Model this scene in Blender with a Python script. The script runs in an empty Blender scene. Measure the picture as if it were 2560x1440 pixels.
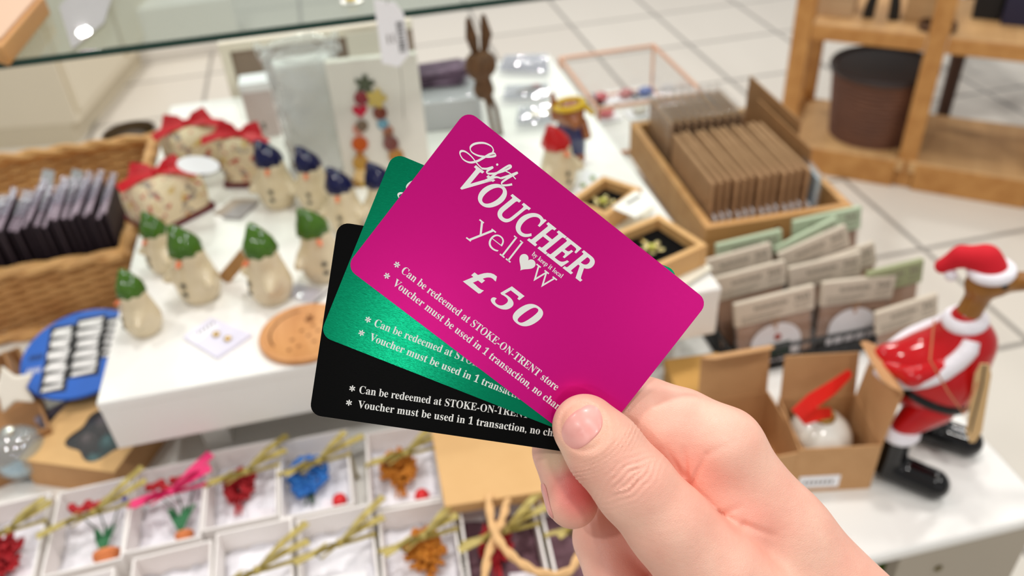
import bpy, bmesh, math, random
import numpy as np
from mathutils import Vector, Matrix, Euler

random.seed(7)
SC = bpy.context.scene
COL = SC.collection

# ------------------------------------------------------------------ camera
R_CAM = np.array([[0.9734, -0.1741, 0.1487], [-0.2227, -0.5694, 0.7913], [-0.0531, -0.8034, -0.5930]])
_u, _s, _vt = np.linalg.svd(R_CAM)
R_CAM = _u @ _vt                       # world = R_CAM @ (right, down, forward)
EYE = np.array([0.0, 0.0, 1.35])
FPX = 2100.0                           # focal length in pixels of the 2560 wide frame
cam_data = bpy.data.cameras.new('camera')
cam = bpy.data.objects.new('camera', cam_data)
COL.objects.link(cam)
cam_data.sensor_width = 36.0
cam_data.lens = 36.0 * FPX / 2560.0
cam_data.clip_start = 0.02
cam_data.dof.use_dof = True
cam_data.dof.focus_distance = 0.231
cam_data.dof.aperture_fstop = 11.5
_m = Matrix.Identity(4)
for _i in range(3):
    _m[_i][0] = R_CAM[_i, 0]
    _m[_i][1] = -R_CAM[_i, 1]
    _m[_i][2] = -R_CAM[_i, 2]
    _m[_i][3] = EYE[_i]
cam.matrix_world = _m
CAM_M = _m.copy()
SC.camera = cam

# ------------------------------------------------------------------ world, lamps, exposure
W = bpy.data.worlds.new('shop_light')
SC.world = W
W.use_nodes = True
_bg = W.node_tree.nodes['Background']
_bg.inputs[0].default_value = (1.0, 0.985, 0.965, 1)
_bg.inputs[1].default_value = 0.42
SC.view_settings.view_transform = 'Standard'
SC.view_settings.look = 'None'
SC.view_settings.gamma = 1.0
SC.view_settings.use_curve_mapping = False
SC.view_settings.exposure = 0.0
SC.cycles.max_bounces = 8
SC.cycles.transparent_max_bounces = 64
SC.cycles.caustics_reflective = False
SC.cycles.caustics_refractive = False


def downlight(x, y, power, z=2.9, size=0.16):
    d = bpy.data.lights.new('ceiling_spot', 'AREA')
    d.shape = 'DISK'
    d.size = size
    d.energy = power * 2.25
    d.color = (1.0, 0.975, 0.94)
    o = bpy.data.objects.new('ceiling_spot', d)
    o.location = (x, y, z)
    COL.objects.link(o)
    return o


for _x, _y, _p in ((-1.3, -0.4, 4.5), (0.1, -0.5, 4.5), (1.5, -0.3, 4.5), (-1.2, 1.1, 5.0), (0.35, 0.95, 6.0), (1.7, 1.2, 5.0),
                   (-1.0, 2.7, 6.5), (0.6, 2.6, 6.0), (2.2, 2.7, 6.5), (-0.7, 4.3, 8.0), (1.2, 4.3, 8.0), (-0.77, -3.55, 4.6), (0.83, -3.62, 3.4), (-1.89, 6.93, 5.0)):
    downlight(_x, _y, _p, size=0.08 if _y > 6 else 0.16)


# ------------------------------------------------------------------ placing
def ray(px, py):
    v = R_CAM @ np.array([px - 1280.0, py - 720.0, FPX])
    return v / np.linalg.norm(v)


def at(px, py, z):
    """point where the sight line of a photo pixel meets the level z"""
    r = ray(px, py)
    return Vector(EYE + r * ((z - EYE[2]) / r[2]))


def aty(px, py, y):
    r = ray(px, py)
    return Vector(EYE + r * ((y - EYE[1]) / r[1]))


# ------------------------------------------------------------------ materials
def lin(c):
    return tuple(((v / 255.0) / 12.92 if v <= 10 else (((v / 255.0) + 0.055) / 1.055) ** 2.4) for v in c)


def mat(name, rgb, rough=0.55, metal=0.0, spec=0.5, var=None, bump=None, coat=0.0, sss=0.0, aniso=0.0, trans=0.0):
    """var = (scale, amount, rgb2) mixes a second colour by noise; bump = (scale, strength)"""
    m = bpy.data.materials.new(name)
    m.use_nodes = True
    nt = m.node_tree
    b = nt.nodes['Principled BSDF']
    b.inputs['Base Color'].default_value = (*lin(rgb), 1)
    b.inputs['Roughness'].default_value = rough
    b.inputs['Metallic'].default_value = metal
    b.inputs['Specular IOR Level'].default_value = spec
    b.inputs['Coat Weight'].default_value = coat
    b.inputs['Coat Roughness'].default_value = 0.06
    b.inputs['Anisotropic'].default_value = aniso
    b.inputs['Transmission Weight'].default_value = trans
    if sss:
        b.inputs['Subsurface Weight'].default_value = sss
        b.inputs['Subsurface Radius'].default_value = (0.004, 0.0015, 0.0008)
        b.inputs['Subsurface Scale'].default_value = 1.0
    tc = nt.nodes.new('ShaderNodeTexCoord')
    if var:
        n = nt.nodes.new('ShaderNodeTexNoise')
        n.inputs['Scale'].default_value = var[0]
        n.inputs['Detail'].default_value = 4
        nt.links.new(tc.outputs['Object'], n.inputs['Vector'])
        r = nt.nodes.new('ShaderNodeValToRGB')
        r.color_ramp.elements[0].position = 0.5 - var[1]
        r.color_ramp.elements[1].position = 0.5 + var[1]
        r.color_ramp.elements[0].color = (*lin(rgb), 1)
        r.color_ramp.elements[1].color = (*lin(var[2]), 1)
        nt.links.new(n.outputs['Fac'], r.inputs['Fac'])
        nt.links.new(r.outputs['Color'], b.inputs['Base Color'])
    if bump:
        n2 = nt.nodes.new('ShaderNodeTexNoise')
        n2.inputs['Scale'].default_value = bump[0]
        n2.inputs['Detail'].default_value = 3
        nt.links.new(tc.outputs['Object'], n2.inputs['Vector'])
        bp = nt.nodes.new('ShaderNodeBump')
        bp.inputs['Strength'].default_value = bump[1]
        bp.inputs['Distance'].default_value = 0.002
        nt.links.new(n2.outputs['Fac'], bp.inputs['Height'])
        nt.links.new(bp.outputs['Normal'], b.inputs['Normal'])
    return m


def wood(name, rgb, rgb2, scale=18.0, stretch=(1, 12, 1), rough=0.5):
    m = mat(name, rgb, rough)
    nt = m.node_tree
    b = nt.nodes['Principled BSDF']
    tc = nt.nodes.new('ShaderNodeTexCoord')
    mp = nt.nodes.new('ShaderNodeMapping')
    mp.inputs['Scale'].default_value = (scale / stretch[0], scale / stretch[1], scale / stretch[2])
    n = nt.nodes.new('ShaderNodeTexNoise')
    n.inputs['Scale'].default_value = 1.0
    n.inputs['Detail'].default_value = 5
    n.inputs['Distortion'].default_value = 0.6
    r = nt.nodes.new('ShaderNodeValToRGB')
    r.color_ramp.elements[0].position = 0.35
    r.color_ramp.elements[1].position = 0.7
    r.color_ramp.elements[0].color = (*lin(rgb2), 1)
    r.color_ramp.elements[1].color = (*lin(rgb), 1)
    nt.links.new(tc.outputs['Object'], mp.inputs['Vector'])
    nt.links.new(mp.outputs['Vector'], n.inputs['Vector'])
    nt.links.new(n.outputs['Fac'], r.inputs['Fac'])
    nt.links.new(r.outputs['Color'], b.inputs['Base Color'])
    return m


def clear(name, tint=(255, 255, 255), gloss=0.12, rough=0.05, haze=0.0, bump=None):
    """thin clear sheet: see-through, a glossy coat and some milky haze"""
    m = bpy.data.materials.new(name)
    m.use_nodes = True
    nt = m.node_tree
    nt.nodes.remove(nt.nodes['Principled BSDF'])
    out = nt.nodes['Material Output']
    t = nt.nodes.new('ShaderNodeBsdfTransparent')
    t.inputs[0].default_value = (*lin(tint), 1)
    g = nt.nodes.new('ShaderNodeBsdfGlossy')
    g.inputs['Roughness'].default_value = rough
    d = nt.nodes.new('ShaderNodeBsdfDiffuse')
    d.inputs[0].default_value = (*lin(tint), 1)
    m1 = nt.nodes.new('ShaderNodeMixShader')
    m1.inputs[0].default_value = haze
    nt.links.new(t.outputs[0], m1.inputs[1])
    nt.links.new(d.outputs[0], m1.inputs[2])
    m2 = nt.nodes.new('ShaderNodeMixShader')
    fr = nt.nodes.new('ShaderNodeLayerWeight')
    fr.inputs['Blend'].default_value = 0.5
    pw = nt.nodes.new('ShaderNodeMath')
    pw.operation = 'POWER'
    pw.inputs[1].default_value = 4.0
    nt.links.new(fr.outputs['Facing'], pw.inputs[0])
    mx = nt.nodes.new('ShaderNodeMath')
    mx.operation = 'MULTIPLY_ADD'
    mx.use_clamp = True
    mx.inputs[1].default_value = 0.55
    mx.inputs[2].default_value = gloss
    nt.links.new(pw.outputs[0], mx.inputs[0])
    nt.links.new(mx.outputs[0], m2.inputs[0])
    nt.links.new(m1.outputs[0], m2.inputs[1])
    nt.links.new(g.outputs[0], m2.inputs[2])
    nt.links.new(m2.outputs[0], out.inputs['Surface'])
    if bump:
        tc = nt.nodes.new('ShaderNodeTexCoord')
        n2 = nt.nodes.new('ShaderNodeTexNoise')
        n2.inputs['Scale'].default_value = bump[0]
        nt.links.new(tc.outputs['Object'], n2.inputs['Vector'])
        bp = nt.nodes.new('ShaderNodeBump')
        bp.inputs['Strength'].default_value = bump[1]
        bp.inputs['Distance'].default_value = 0.004
        nt.links.new(n2.outputs['Fac'], bp.inputs['Height'])
        for s in (g, d):
            nt.links.new(bp.outputs['Normal'], s.inputs['Normal'])
    return m


# ------------------------------------------------------------------ mesh building
class MB:
    def __init__(self):
        self.v, self.f, self.mi, self.cur = [], [], [], 0

    def add(self, vs, fs, mx=None):
        o = len(self.v)
        if mx is not None:
            vs = [mx @ Vector(p) for p in vs]
        self.v += [tuple(p) for p in vs]
        self.f += [tuple(i + o for i in f) for f in fs]
        self.mi += [self.cur] * len(fs)
        return self

    def box(self, lo, hi, mx=None):
        x0, y0, z0 = lo
        x1, y1, z1 = hi
        vs = [(x0, y0, z0), (x1, y0, z0), (x1, y1, z0), (x0, y1, z0), (x0, y0, z1), (x1, y0, z1), (x1, y1, z1), (x0, y1, z1)]
        return self.add(vs, [(0, 3, 2, 1), (4, 5, 6, 7), (0, 1, 5, 4), (1, 2, 6, 5), (2, 3, 7, 6), (3, 0, 4, 7)], mx)

    def tube(self, pts, r, n=8, mx=None, closed=False, flat=1.0):
        P = [Vector(p) for p in pts]
        rs = r if isinstance(r, (list, tuple)) else [r] * len(P)
        vs, fs = [], []
        up = None
        for i, p in enumerate(P):
            if closed:
                t = (P[(i + 1) % len(P)] - P[i - 1])
            else:
                t = P[min(i + 1, len(P) - 1)] - P[max(i - 1, 0)]
            t.normalize()
            if up is None:
                up = Vector((0, 0, 1)) if abs(t.z) < 0.9 else Vector((1, 0, 0))
            a = t.cross(up)
            if a.length < 1e-6:
                a = t.orthogonal()
            a.normalize()
            b = a.cross(t).normalized()
            up = b
            for k in range(n):
                th = 2 * math.pi * k / n
                vs.append(p + a * (math.cos(th) * rs[i]) + b * (math.sin(th) * rs[i] * flat))
        m = len(P)
        for i in range(m if closed else m - 1):
            j = (i + 1) % m
            for k in range(n):
                k2 = (k + 1) % n
                fs.append((i * n + k, i * n + k2, j * n + k2, j * n + k))
        if not closed:
            fs.append(tuple(range(n - 1, -1, -1)))
            fs.append(tuple((m - 1) * n + k for k in range(n)))
        return self.add(vs, fs, mx)

    def lathe(self, prof, n=24, mx=None, wob=None):
        vs, fs = [], []
        for i, (r, z) in enumerate(prof):
            for k in range(n):
                th = 2 * math.pi * k / n
                rr = max(r, 1e-5) * (1 + (wob(i, k) if wob else 0))
                vs.append((rr * math.cos(th), rr * math.sin(th), z))
        for i in range(len(prof) - 1):
            for k in range(n):
                k2 = (k + 1) % n
                fs.append((i * n + k, i * n + k2, (i + 1) * n + k2, (i + 1) * n + k))
        fs.append(tuple(range(n - 1, -1, -1)))
        fs.append(tuple((len(prof) - 1) * n + k for k in range(n)))
        return self.add(vs, fs, mx)

    def ell(self, c, r, nu=14, nv=8, mx=None):
        r = r if isinstance(r, (tuple, list)) else (r, r, r)
        vs, fs = [(c[0], c[1], c[2] - r[2])], []
        for j in range(1, nv):
            ph = -math.pi / 2 + math.pi * j / nv
            for k in range(nu):
                th = 2 * math.pi * k / nu
                vs.append((c[0] + r[0] * math.cos(ph) * math.cos(th), c[1] + r[1] * math.cos(ph) * math.sin(th), c[2] + r[2] * math.sin(ph)))
        vs.append((c[0], c[1], c[2] + r[2]))
        for k in range(nu):
            k2 = (k + 1) % nu
            fs.append((0, 1 + k2, 1 + k))
            for j in range(nv - 2):
                a = 1 + j * nu
                fs.append((a + k, a + k2, a + nu + k2, a + nu + k))
            a = 1 + (nv - 2) * nu
            fs.append((a + k, a + k2, len(vs) - 1))
        return self.add(vs, fs, mx)

    def prism(self, poly, z0, z1, mx=None):
        n = len(poly)
        vs = [(x, y, z0) for x, y in poly] + [(x, y, z1) for x, y in poly]
        fs = [tuple(range(n - 1, -1, -1)), tuple(range(n, 2 * n))]
        fs += [(i, (i + 1) % n, n + (i + 1) % n, n + i) for i in range(n)]
        return self.add(vs, fs, mx)

    def ribbon(self, pts, w, th=0.0006, up=(0, 0, 1), mx=None):
        """flat strip of real thickness along pts; w may be a list; up is the normal of its face"""
        P = [Vector(p) for p in pts]
        ws = w if isinstance(w, (list, tuple)) else [w] * len(P)
        U = Vector(up)
        vs, fs = [], []
        for i, p in enumerate(P):
            t = (P[min(i + 1, len(P) - 1)] - P[max(i - 1, 0)]).normalized()
            s = t.cross(U)
            if s.length < 1e-6:
                s = t.orthogonal()
            s.normalize()
            nn = s.cross(t).normalized()
            for a, b in ((-1, -1), (1, -1), (1, 1), (-1, 1)):
                vs.append(p + s * (a * ws[i] / 2) + nn * (b * th / 2))
        for i in range(len(P) - 1):
            for k in range(4):
                k2 = (k + 1) % 4
                fs.append((i * 4 + k, i * 4 + k2, i * 4 + 4 + k2, i * 4 + 4 + k))
        fs.append((3, 2, 1, 0))
        e = (len(P) - 1) * 4
        fs.append((e, e + 1, e + 2, e + 3))
        return self.add(vs, fs, mx)

    def build(self, name, mats, parent=None, loc=(0, 0, 0), rot=(0, 0, 0), smooth=True, bevel=0.0, solid=0.0, subsurf=0, label=None):
        me = bpy.data.meshes.new(name)
        me.from_pydata(self.v, [], self.f)
        ms = mats if isinstance(mats, (list, tuple)) else [mats]
        for m in ms:
            me.materials.append(m)
        for p, i in zip(me.polygons, self.mi):
            p.material_index = i
            p.use_smooth = smooth
        bm = bmesh.new()
        bm.from_mesh(me)
        bmesh.ops.recalc_face_normals(bm, faces=bm.faces)
        bm.to_mesh(me)
        bm.free()
        o = bpy.data.objects.new(name, me)
        COL.objects.link(o)
        o.location = loc
        o.rotation_euler = rot
        if parent:
            o.parent = parent
        if solid:
            s = o.modifiers.new('solid', 'SOLIDIFY')
            s.thickness = solid
            s.offset = 0
        if bevel:
            b = o.modifiers.new('bevel', 'BEVEL')
            b.width = bevel
            b.segments = 2
            b.limit_method = 'ANGLE'
            b.angle_limit = 0.7
        if subsurf:
            s = o.modifiers.new('sub', 'SUBSURF')
            s.levels = s.render_levels = subsurf
        if smooth:
            try:
                me.set_sharp_from_angle(angle=math.radians(40))
            except Exception:
                pass
        if label:
            o['label'] = label
        return o


def thing(name, label, cat, loc=(0, 0, 0), rotz=0.0, group=None):
    o = bpy.data.objects.new(name, None)
    o.empty_display_size = 0.02
    COL.objects.link(o)
    o.location = loc
    o.rotation_euler = (0, 0, rotz)
    return tag(o, label, cat, group)


def tag(o, label, cat, group=None):
    o['label'] = label
    o['category'] = cat
    if group:
        o['group'] = group
    return o


def struct(o):
    o['kind'] = 'structure'
    return o


def copy_thing(root, loc, rotz, label, group=None, scale=None):
    r = root.copy()
    COL.objects.link(r)
    r.location = loc
    r.rotation_euler = (0, 0, rotz)
    if scale:
        r.scale = (scale,) * 3
    r['label'] = label
    if group:
        r['group'] = group
    for ch in list(root.children):
        c = ch.copy()
        COL.objects.link(c)
        c.parent = r
        for g in ch.children:
            d = g.copy()
            COL.objects.link(d)
            d.parent = c
    return r


def TM(loc=(0, 0, 0), rot=(0, 0, 0), sc=(1, 1, 1)):
    return Matrix.LocRotScale(Vector(loc), Euler(rot), Vector(sc))


# ------------------------------------------------------------------ rounded organic bodies (signed distance fields meshed by surface nets)
def sd_cone(p, a, b, ra, rb):
    a = np.asarray(a, float)
    b = np.asarray(b, float)
    ba = b - a
    l2 = ba @ ba
    pa = p - a
    if l2 < 1e-12:
        return np.sqrt((pa * pa).sum(-1)) - ra
    rr = ra - rb
    a2 = max(l2 - rr * rr, 1e-9)
    il2 = 1.0 / l2
    y = pa @ ba
    z = y - l2
    xv = pa * l2 - y[..., None] * ba
    x2 = (xv * xv).sum(-1)
    y2 = y * y * l2
    z2 = z * z * l2
    k = np.sign(rr) * rr * rr * x2
    c1 = np.sign(z) * a2 * z2 > k
    c2 = np.sign(y) * a2 * y2 < k
    d = (np.sqrt(x2 * a2 * il2) + y * rr) * il2 - ra
    d = np.where(c2, np.sqrt(x2 + y2) * il2 - ra, d)
    d = np.where(c1, np.sqrt(x2 + z2) * il2 - rb, d)
    return d


def smin(a, b, k):
    if k <= 0:
        return np.minimum(a, b)
    h = np.maximum(k - np.abs(a - b), 0.0) / k
    return np.minimum(a, b) - h * h * h * k / 6.0


def chain_sdf(chain, k):
    """chain = list of (a, b, ra, rb)"""
    def f(p):
        d = None
        for a, b, ra, rb in chain:
            e = sd_cone(p, a, b, ra, rb)
            d = e if d is None else smin(d, e, k)
        return d
    return f


def nets(f, lo, hi, h):
    """surface nets: returns vertices, quads"""
    lo = np.asarray(lo, float)
    n = [int(math.ceil((hi[i] - lo[i]) / h)) + 1 for i in range(3)]
    V = np.empty(n, np.float32)
    yy, zz = np.meshgrid(lo[1] + h * np.arange(n[1]), lo[2] + h * np.arange(n[2]), indexing='ij')
    step = max(1, int(400000 / (n[1] * n[2])))
    for i in range(0, n[0], step):
        xs = lo[0] + h * np.arange(i, min(i + step, n[0]))
        P = np.empty((len(xs), n[1], n[2], 3))
        P[..., 0] = xs[:, None, None]
        P[..., 1] = yy
        P[..., 2] = zz
        V[i:i + len(xs)] = f(P)
    S = V < 0
    c = np.zeros([m - 1 for m in n], np.int8)
    for dx in (0, 1):
        for dy in (0, 1):
            for dz in (0, 1):
                c += S[dx:n[0] - 1 + dx, dy:n[1] - 1 + dy, dz:n[2] - 1 + dz]
    act = (c > 0) & (c < 8)
    idx = np.full(act.shape, -1, np.int64)
    ii = np.argwhere(act)
    idx[act] = np.arange(len(ii))
    acc = np.zeros((len(ii), 3))
    cnt = np.zeros(len(ii))
    corners = [(dx, dy, dz) for dx in (0, 1) for dy in (0, 1) for dz in (0, 1)]
    for a in corners:
        for ax in range(3):
            if a[ax] == 0:
                b = list(a)
                b[ax] = 1
                va = V[ii[:, 0] + a[0], ii[:, 1] + a[1], ii[:, 2] + a[2]]
                vb = V[ii[:, 0] + b[0], ii[:, 1] + b[1], ii[:, 2] + b[2]]
                m = (va < 0) != (vb < 0)
                t = np.where(m, va / np.where(m, va - vb, 1), 0)
                q = np.array(a, float)[None, :].repeat(len(ii), 0)
                q[:, ax] += t
                acc += q * m[:, None]
                cnt += m
    verts = lo + h * (ii + acc / cnt[:, None])
    quads = []
    for ax in range(3):
        u, w = (ax + 1) % 3, (ax + 2) % 3
        sl0 = [slice(0, m - 1) for m in n]
        sl1 = [slice(0, m - 1) for m in n]
        sl1[ax] = slice(1, n[ax])
        s0, s1 = S[tuple(sl0)], S[tuple(sl1)]
        e = np.argwhere(s0 != s1)
        e = e[(e[:, u] > 0) & (e[:, w] > 0)]
        du = np.zeros(3, int)
        du[u] = 1
        dw = np.zeros(3, int)
        dw[w] = 1
        q = [idx[tuple((e - k).T)] for k in (0 * du, du, du + dw, dw)]
        q = np.stack(q, 1)
        flip = s0[tuple(e.T)]
        q[~flip] = q[~flip][:, ::-1]
        quads.append(q)
    return verts, np.concatenate(quads)


def organic(mb, chain, k, h, pad=0.004, mx=None, post=None):
    """adds a smooth blended body of tapered capsules to a mesh builder"""
    f = chain_sdf(chain, k)
    if post:
        g = lambda p: post(p, f(p))
    else:
        g = f
    pts = np.array([c[0] for c in chain] + [c[1] for c in chain], float)
    rad = max(max(c[2], c[3]) for c in chain)
    v, q = nets(g, pts.min(0) - rad - pad, pts.max(0) + rad + pad, h)
    return mb.add([tuple(x) for x in v], [tuple(int(i) for i in f4) for f4 in q], mx)


# ------------------------------------------------------------------ lettering
def math_bold(s):
    o = ''
    for c in s:
        if 'A' <= c <= 'Z':
            o += chr(0x1D400 + ord(c) - 65)
        elif 'a' <= c <= 'z':
            o += chr(0x1D41A + ord(c) - 97)
        elif '0' <= c <= '9':
            o += chr(0x1D7CE + ord(c) - 48)
        else:
            o += c
    return o


def math_bold_italic(s):
    return ''.join(chr(0x1D468 + ord(c) - 65) if 'A' <= c <= 'Z' else chr(0x1D482 + ord(c) - 97) for c in s)


def text_verts(body, offset=0.0, res=6):
    c = bpy.data.curves.new('lettering', 'FONT')
    c.body = body
    c.offset = offset
    c.resolution_u = res
    o = bpy.data.objects.new('lettering', c)
    COL.objects.link(o)
    bpy.context.view_layer.update()
    me = o.evaluated_get(bpy.context.evaluated_depsgraph_get()).to_mesh()
    v = [tuple(p.co) for p in me.vertices]
    f = [tuple(p.vertices) for p in me.polygons]
    o.evaluated_get(bpy.context.evaluated_depsgraph_get()).to_mesh_clear()
    bpy.data.objects.remove(o)
    bpy.data.curves.remove(c)
    return v, f


def add_text(mb, body, x0, x1, yb, cap, z, shear=0.0, offset=0.0, capfrac=0.66, mx=None, frac=1.0, box=None):
    """flat letters between x0 and x1 on base line yb, capital height cap"""
    v, f = text_verts(body, offset)
    xs = [p[0] for p in v]
    ys = [p[1] for p in v]
    a, b = min(xs), max(xs)
    sx = (x1 - x0) / max(b - a, 1e-6)
    if box:
        ya, yb2 = min(ys), max(ys)
        sy = (box[1] - box[0]) / (yb2 - ya)
        vs = [(x0 + (p[0] - a) * sx + shear * (p[1] - ya) * sy, box[0] + (p[1] - ya) * sy, z) for p in v]
    else:
        sy = cap / capfrac
        vs = [(x0 + (p[0] - a) * sx + shear * p[1] * sy, yb + p[1] * sy, z) for p in v]
    return mb.add(vs, f, mx)

# ================================================================== the three voucher cards
CARD_R = Matrix(((0.78700770, 0.61366001, 0.06356310), (-0.60913698, 0.78925231, -0.07767201), (-0.09783153, 0.02240983, 0.99495065)))
CARD_T = Vector((-0.012183, 0.048309, -0.227480))
PINK_M = CAM_M @ (Matrix.Translation(CARD_T) @ CARD_R.to_4x4())
CW, CH, CT = 0.0856, 0.05398, 0.00045


def card_metal(name, rgb, rough, metal, spec=0.5, grain=0.22):
    m = mat(name, rgb, rough, metal, spec, aniso=0.0)
    nt = m.node_tree
    b = nt.nodes['Principled BSDF']
    tc = nt.nodes.new('ShaderNodeTexCoord')
    mp = nt.nodes.new('ShaderNodeMapping')
    mp.inputs['Scale'].default_value = (600, 9000, 600)
    n = nt.nodes.new('ShaderNodeTexNoise')
    n.inputs['Scale'].default_value = 1.0
    n.inputs['Detail'].default_value = 2
    bp = nt.nodes.new('ShaderNodeBump')
    bp.inputs['Strength'].default_value = grain
    bp.inputs['Distance'].default_value = 0.00006
    nt.links.new(tc.outputs['Object'], mp.inputs['Vector'])
    nt.links.new(mp.outputs['Vector'], n.inputs['Vector'])
    nt.links.new(n.outputs['Fac'], bp.inputs['Height'])
    nt.links.new(bp.outputs['Normal'], b.inputs['Normal'])
    return m


M_PINK = card_metal('brushed_pink_metal', (206, 6, 128), 0.29, 0.6, 0.3, grain=0.14)
M_GREEN = card_metal('brushed_green_metal', (0, 140, 98), 0.19, 0.9)
M_BLACK = card_metal('satin_black_metal', (5, 5, 5), 0.3, 0.0, 0.06)
M_SILVER = mat('engraved_silver', (232, 232, 228), 0.45, 0.15)


def rounded_rect(w, h, r, n=6):
    pts = []
    for cx, cy, a0 in ((w - r, -r, 0), (r, -r, 90), (r, -h + r, 180), (w - r, -h + r, 270)):
        for i in range(n + 1):
            a = math.radians(a0 + 90 * i / n)
            pts.append((cx + r * math.cos(a), cy + r * math.sin(a)))
    return pts


def mm(*a):
    return tuple(v / 1000.0 for v in a)


def card_lines(card, z):
    for name, body, x0, x1, yb, ast in (('redeem_lettering', 'Can be redeemed at STOKE-ON-TRENT store', 12.6, 66.9, -46.0, 10.6),
                                       ('terms_lettering', 'Voucher must be used in 1 transaction, no change', 12.8, 73.6, -50.1, 10.3)):
        t = MB()
        add_text(t, math_bold(body), *mm(x0, x1, yb, 2.05), z)
        for k in range(3):                        # six-pointed asterisk
            t.box(*(mm(-0.85, -0.17, 0), mm(0.85, 0.17, 0.01)), mx=TM(mm(ast, yb + 1.05, 0) , (0, 0, math.radians(30 + 60 * k))) @ TM((0, 0, z)))
        t.build(name, M_SILVER, card, smooth=False)


def gift_word(card, z):
    t = MB()
    G = [(12.6, -5.0), (12.2, -4.1), (11.0, -3.7), (9.0, -4.3), (7.3, -5.9), (6.9, -7.4), (7.9, -8.2), (9.9, -7.9), (12.0, -6.7), (13.2, -5.6), (13.6, -4.9), (13.0, -4.7), (12.2, -5.6),
         (11.5, -7.3), (10.6, -9.3), (9.2, -10.8), (7.3, -11.2), (5.8, -10.6), (5.6, -9.8), (6.6, -9.2), (8.6, -9.2), (11.2, -9.8), (13.0, -10.0)]
    lay = [0.0]
    # smooth pen line with swelling width
    def pen(pts, ws, n=10):
        P = []
        Wd = []
        m = len(pts)
        for i in range(m - 1):
            p0, p1, p2, p3 = (Vector((*pts[max(min(j, m - 1), 0)], 0)) for j in (i - 1, i, i + 1, i + 2))
            for s in range(n):
                u = s / n
                P.append(0.5 * ((2 * p1) + (p2 - p0) * u + (2 * p0 - 5 * p1 + 4 * p2 - p3) * u * u + (3 * p1 - p0 - 3 * p2 + p3) * u ** 3))
        P.append(Vector((*pts[-1], 0)))
        for i, p in enumerate(P):
            q = P[min(i + 1, len(P) - 1)] - P[max(i - 1, 0)]
            a = abs(q.normalized().dot(Vector((0.45, 0.9, 0)).normalized())) if q.length else 0
            Wd.append((ws[0] + (ws[1] - ws[0]) * a ** 2) / 1000)
        lay[0] += 0.00003
        vs = []
        for i, p in enumerate(P):
            d = (P[min(i + 1, len(P) - 1)] - P[max(i - 1, 0)]).normalized()
            w = Wd[i] * 500
            for s in (-1, 1):
                vs.append(((p.x - d.y * w * s) / 1000, (p.y + d.x * w * s) / 1000, z + lay[0] + i * 2e-7))
        t.add(vs, [(2 * i, 2 * i + 1, 2 * i + 3, 2 * i + 2) for i in range(len(P) - 1)])
    pen(G, (0.28, 0.62))
    pen([(12.9, -10.0), (14.0, -9.2), (15.0, -7.9), (14.5, -9.4), (14.6, -10.1), (15.3, -9.9), (16.6, -8.8)], (0.3, 0.6))
    pen([(16.4, -9.0), (18.0, -6.8), (18.8, -5.0), (18.6, -4.5), (18.0, -5.2), (17.0, -8.0), (16.0, -11.2), (15.6, -12.0), (16.0, -11.6), (17.2, -9.6), (18.6, -8.9)], (0.28, 0.6))
    pen([(18.6, -8.9), (20.0, -6.8), (21.2, -4.9), (20.0, -7.8), (19.5, -9.6), (20.0, -10.1), (21.0, -9.4), (22.0, -8.3)], (0.28, 0.6))
    pen([(18.3, -6.6), (20.0, -6.3), (21.9, -6.6)], (0.28, 0.35))
    t.ell(mm(15.5, -6.6, z * 1000), (0.00032, 0.00032, 0.00001))
    t.build('script_lettering', M_SILVER, card, smooth=False)


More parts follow.
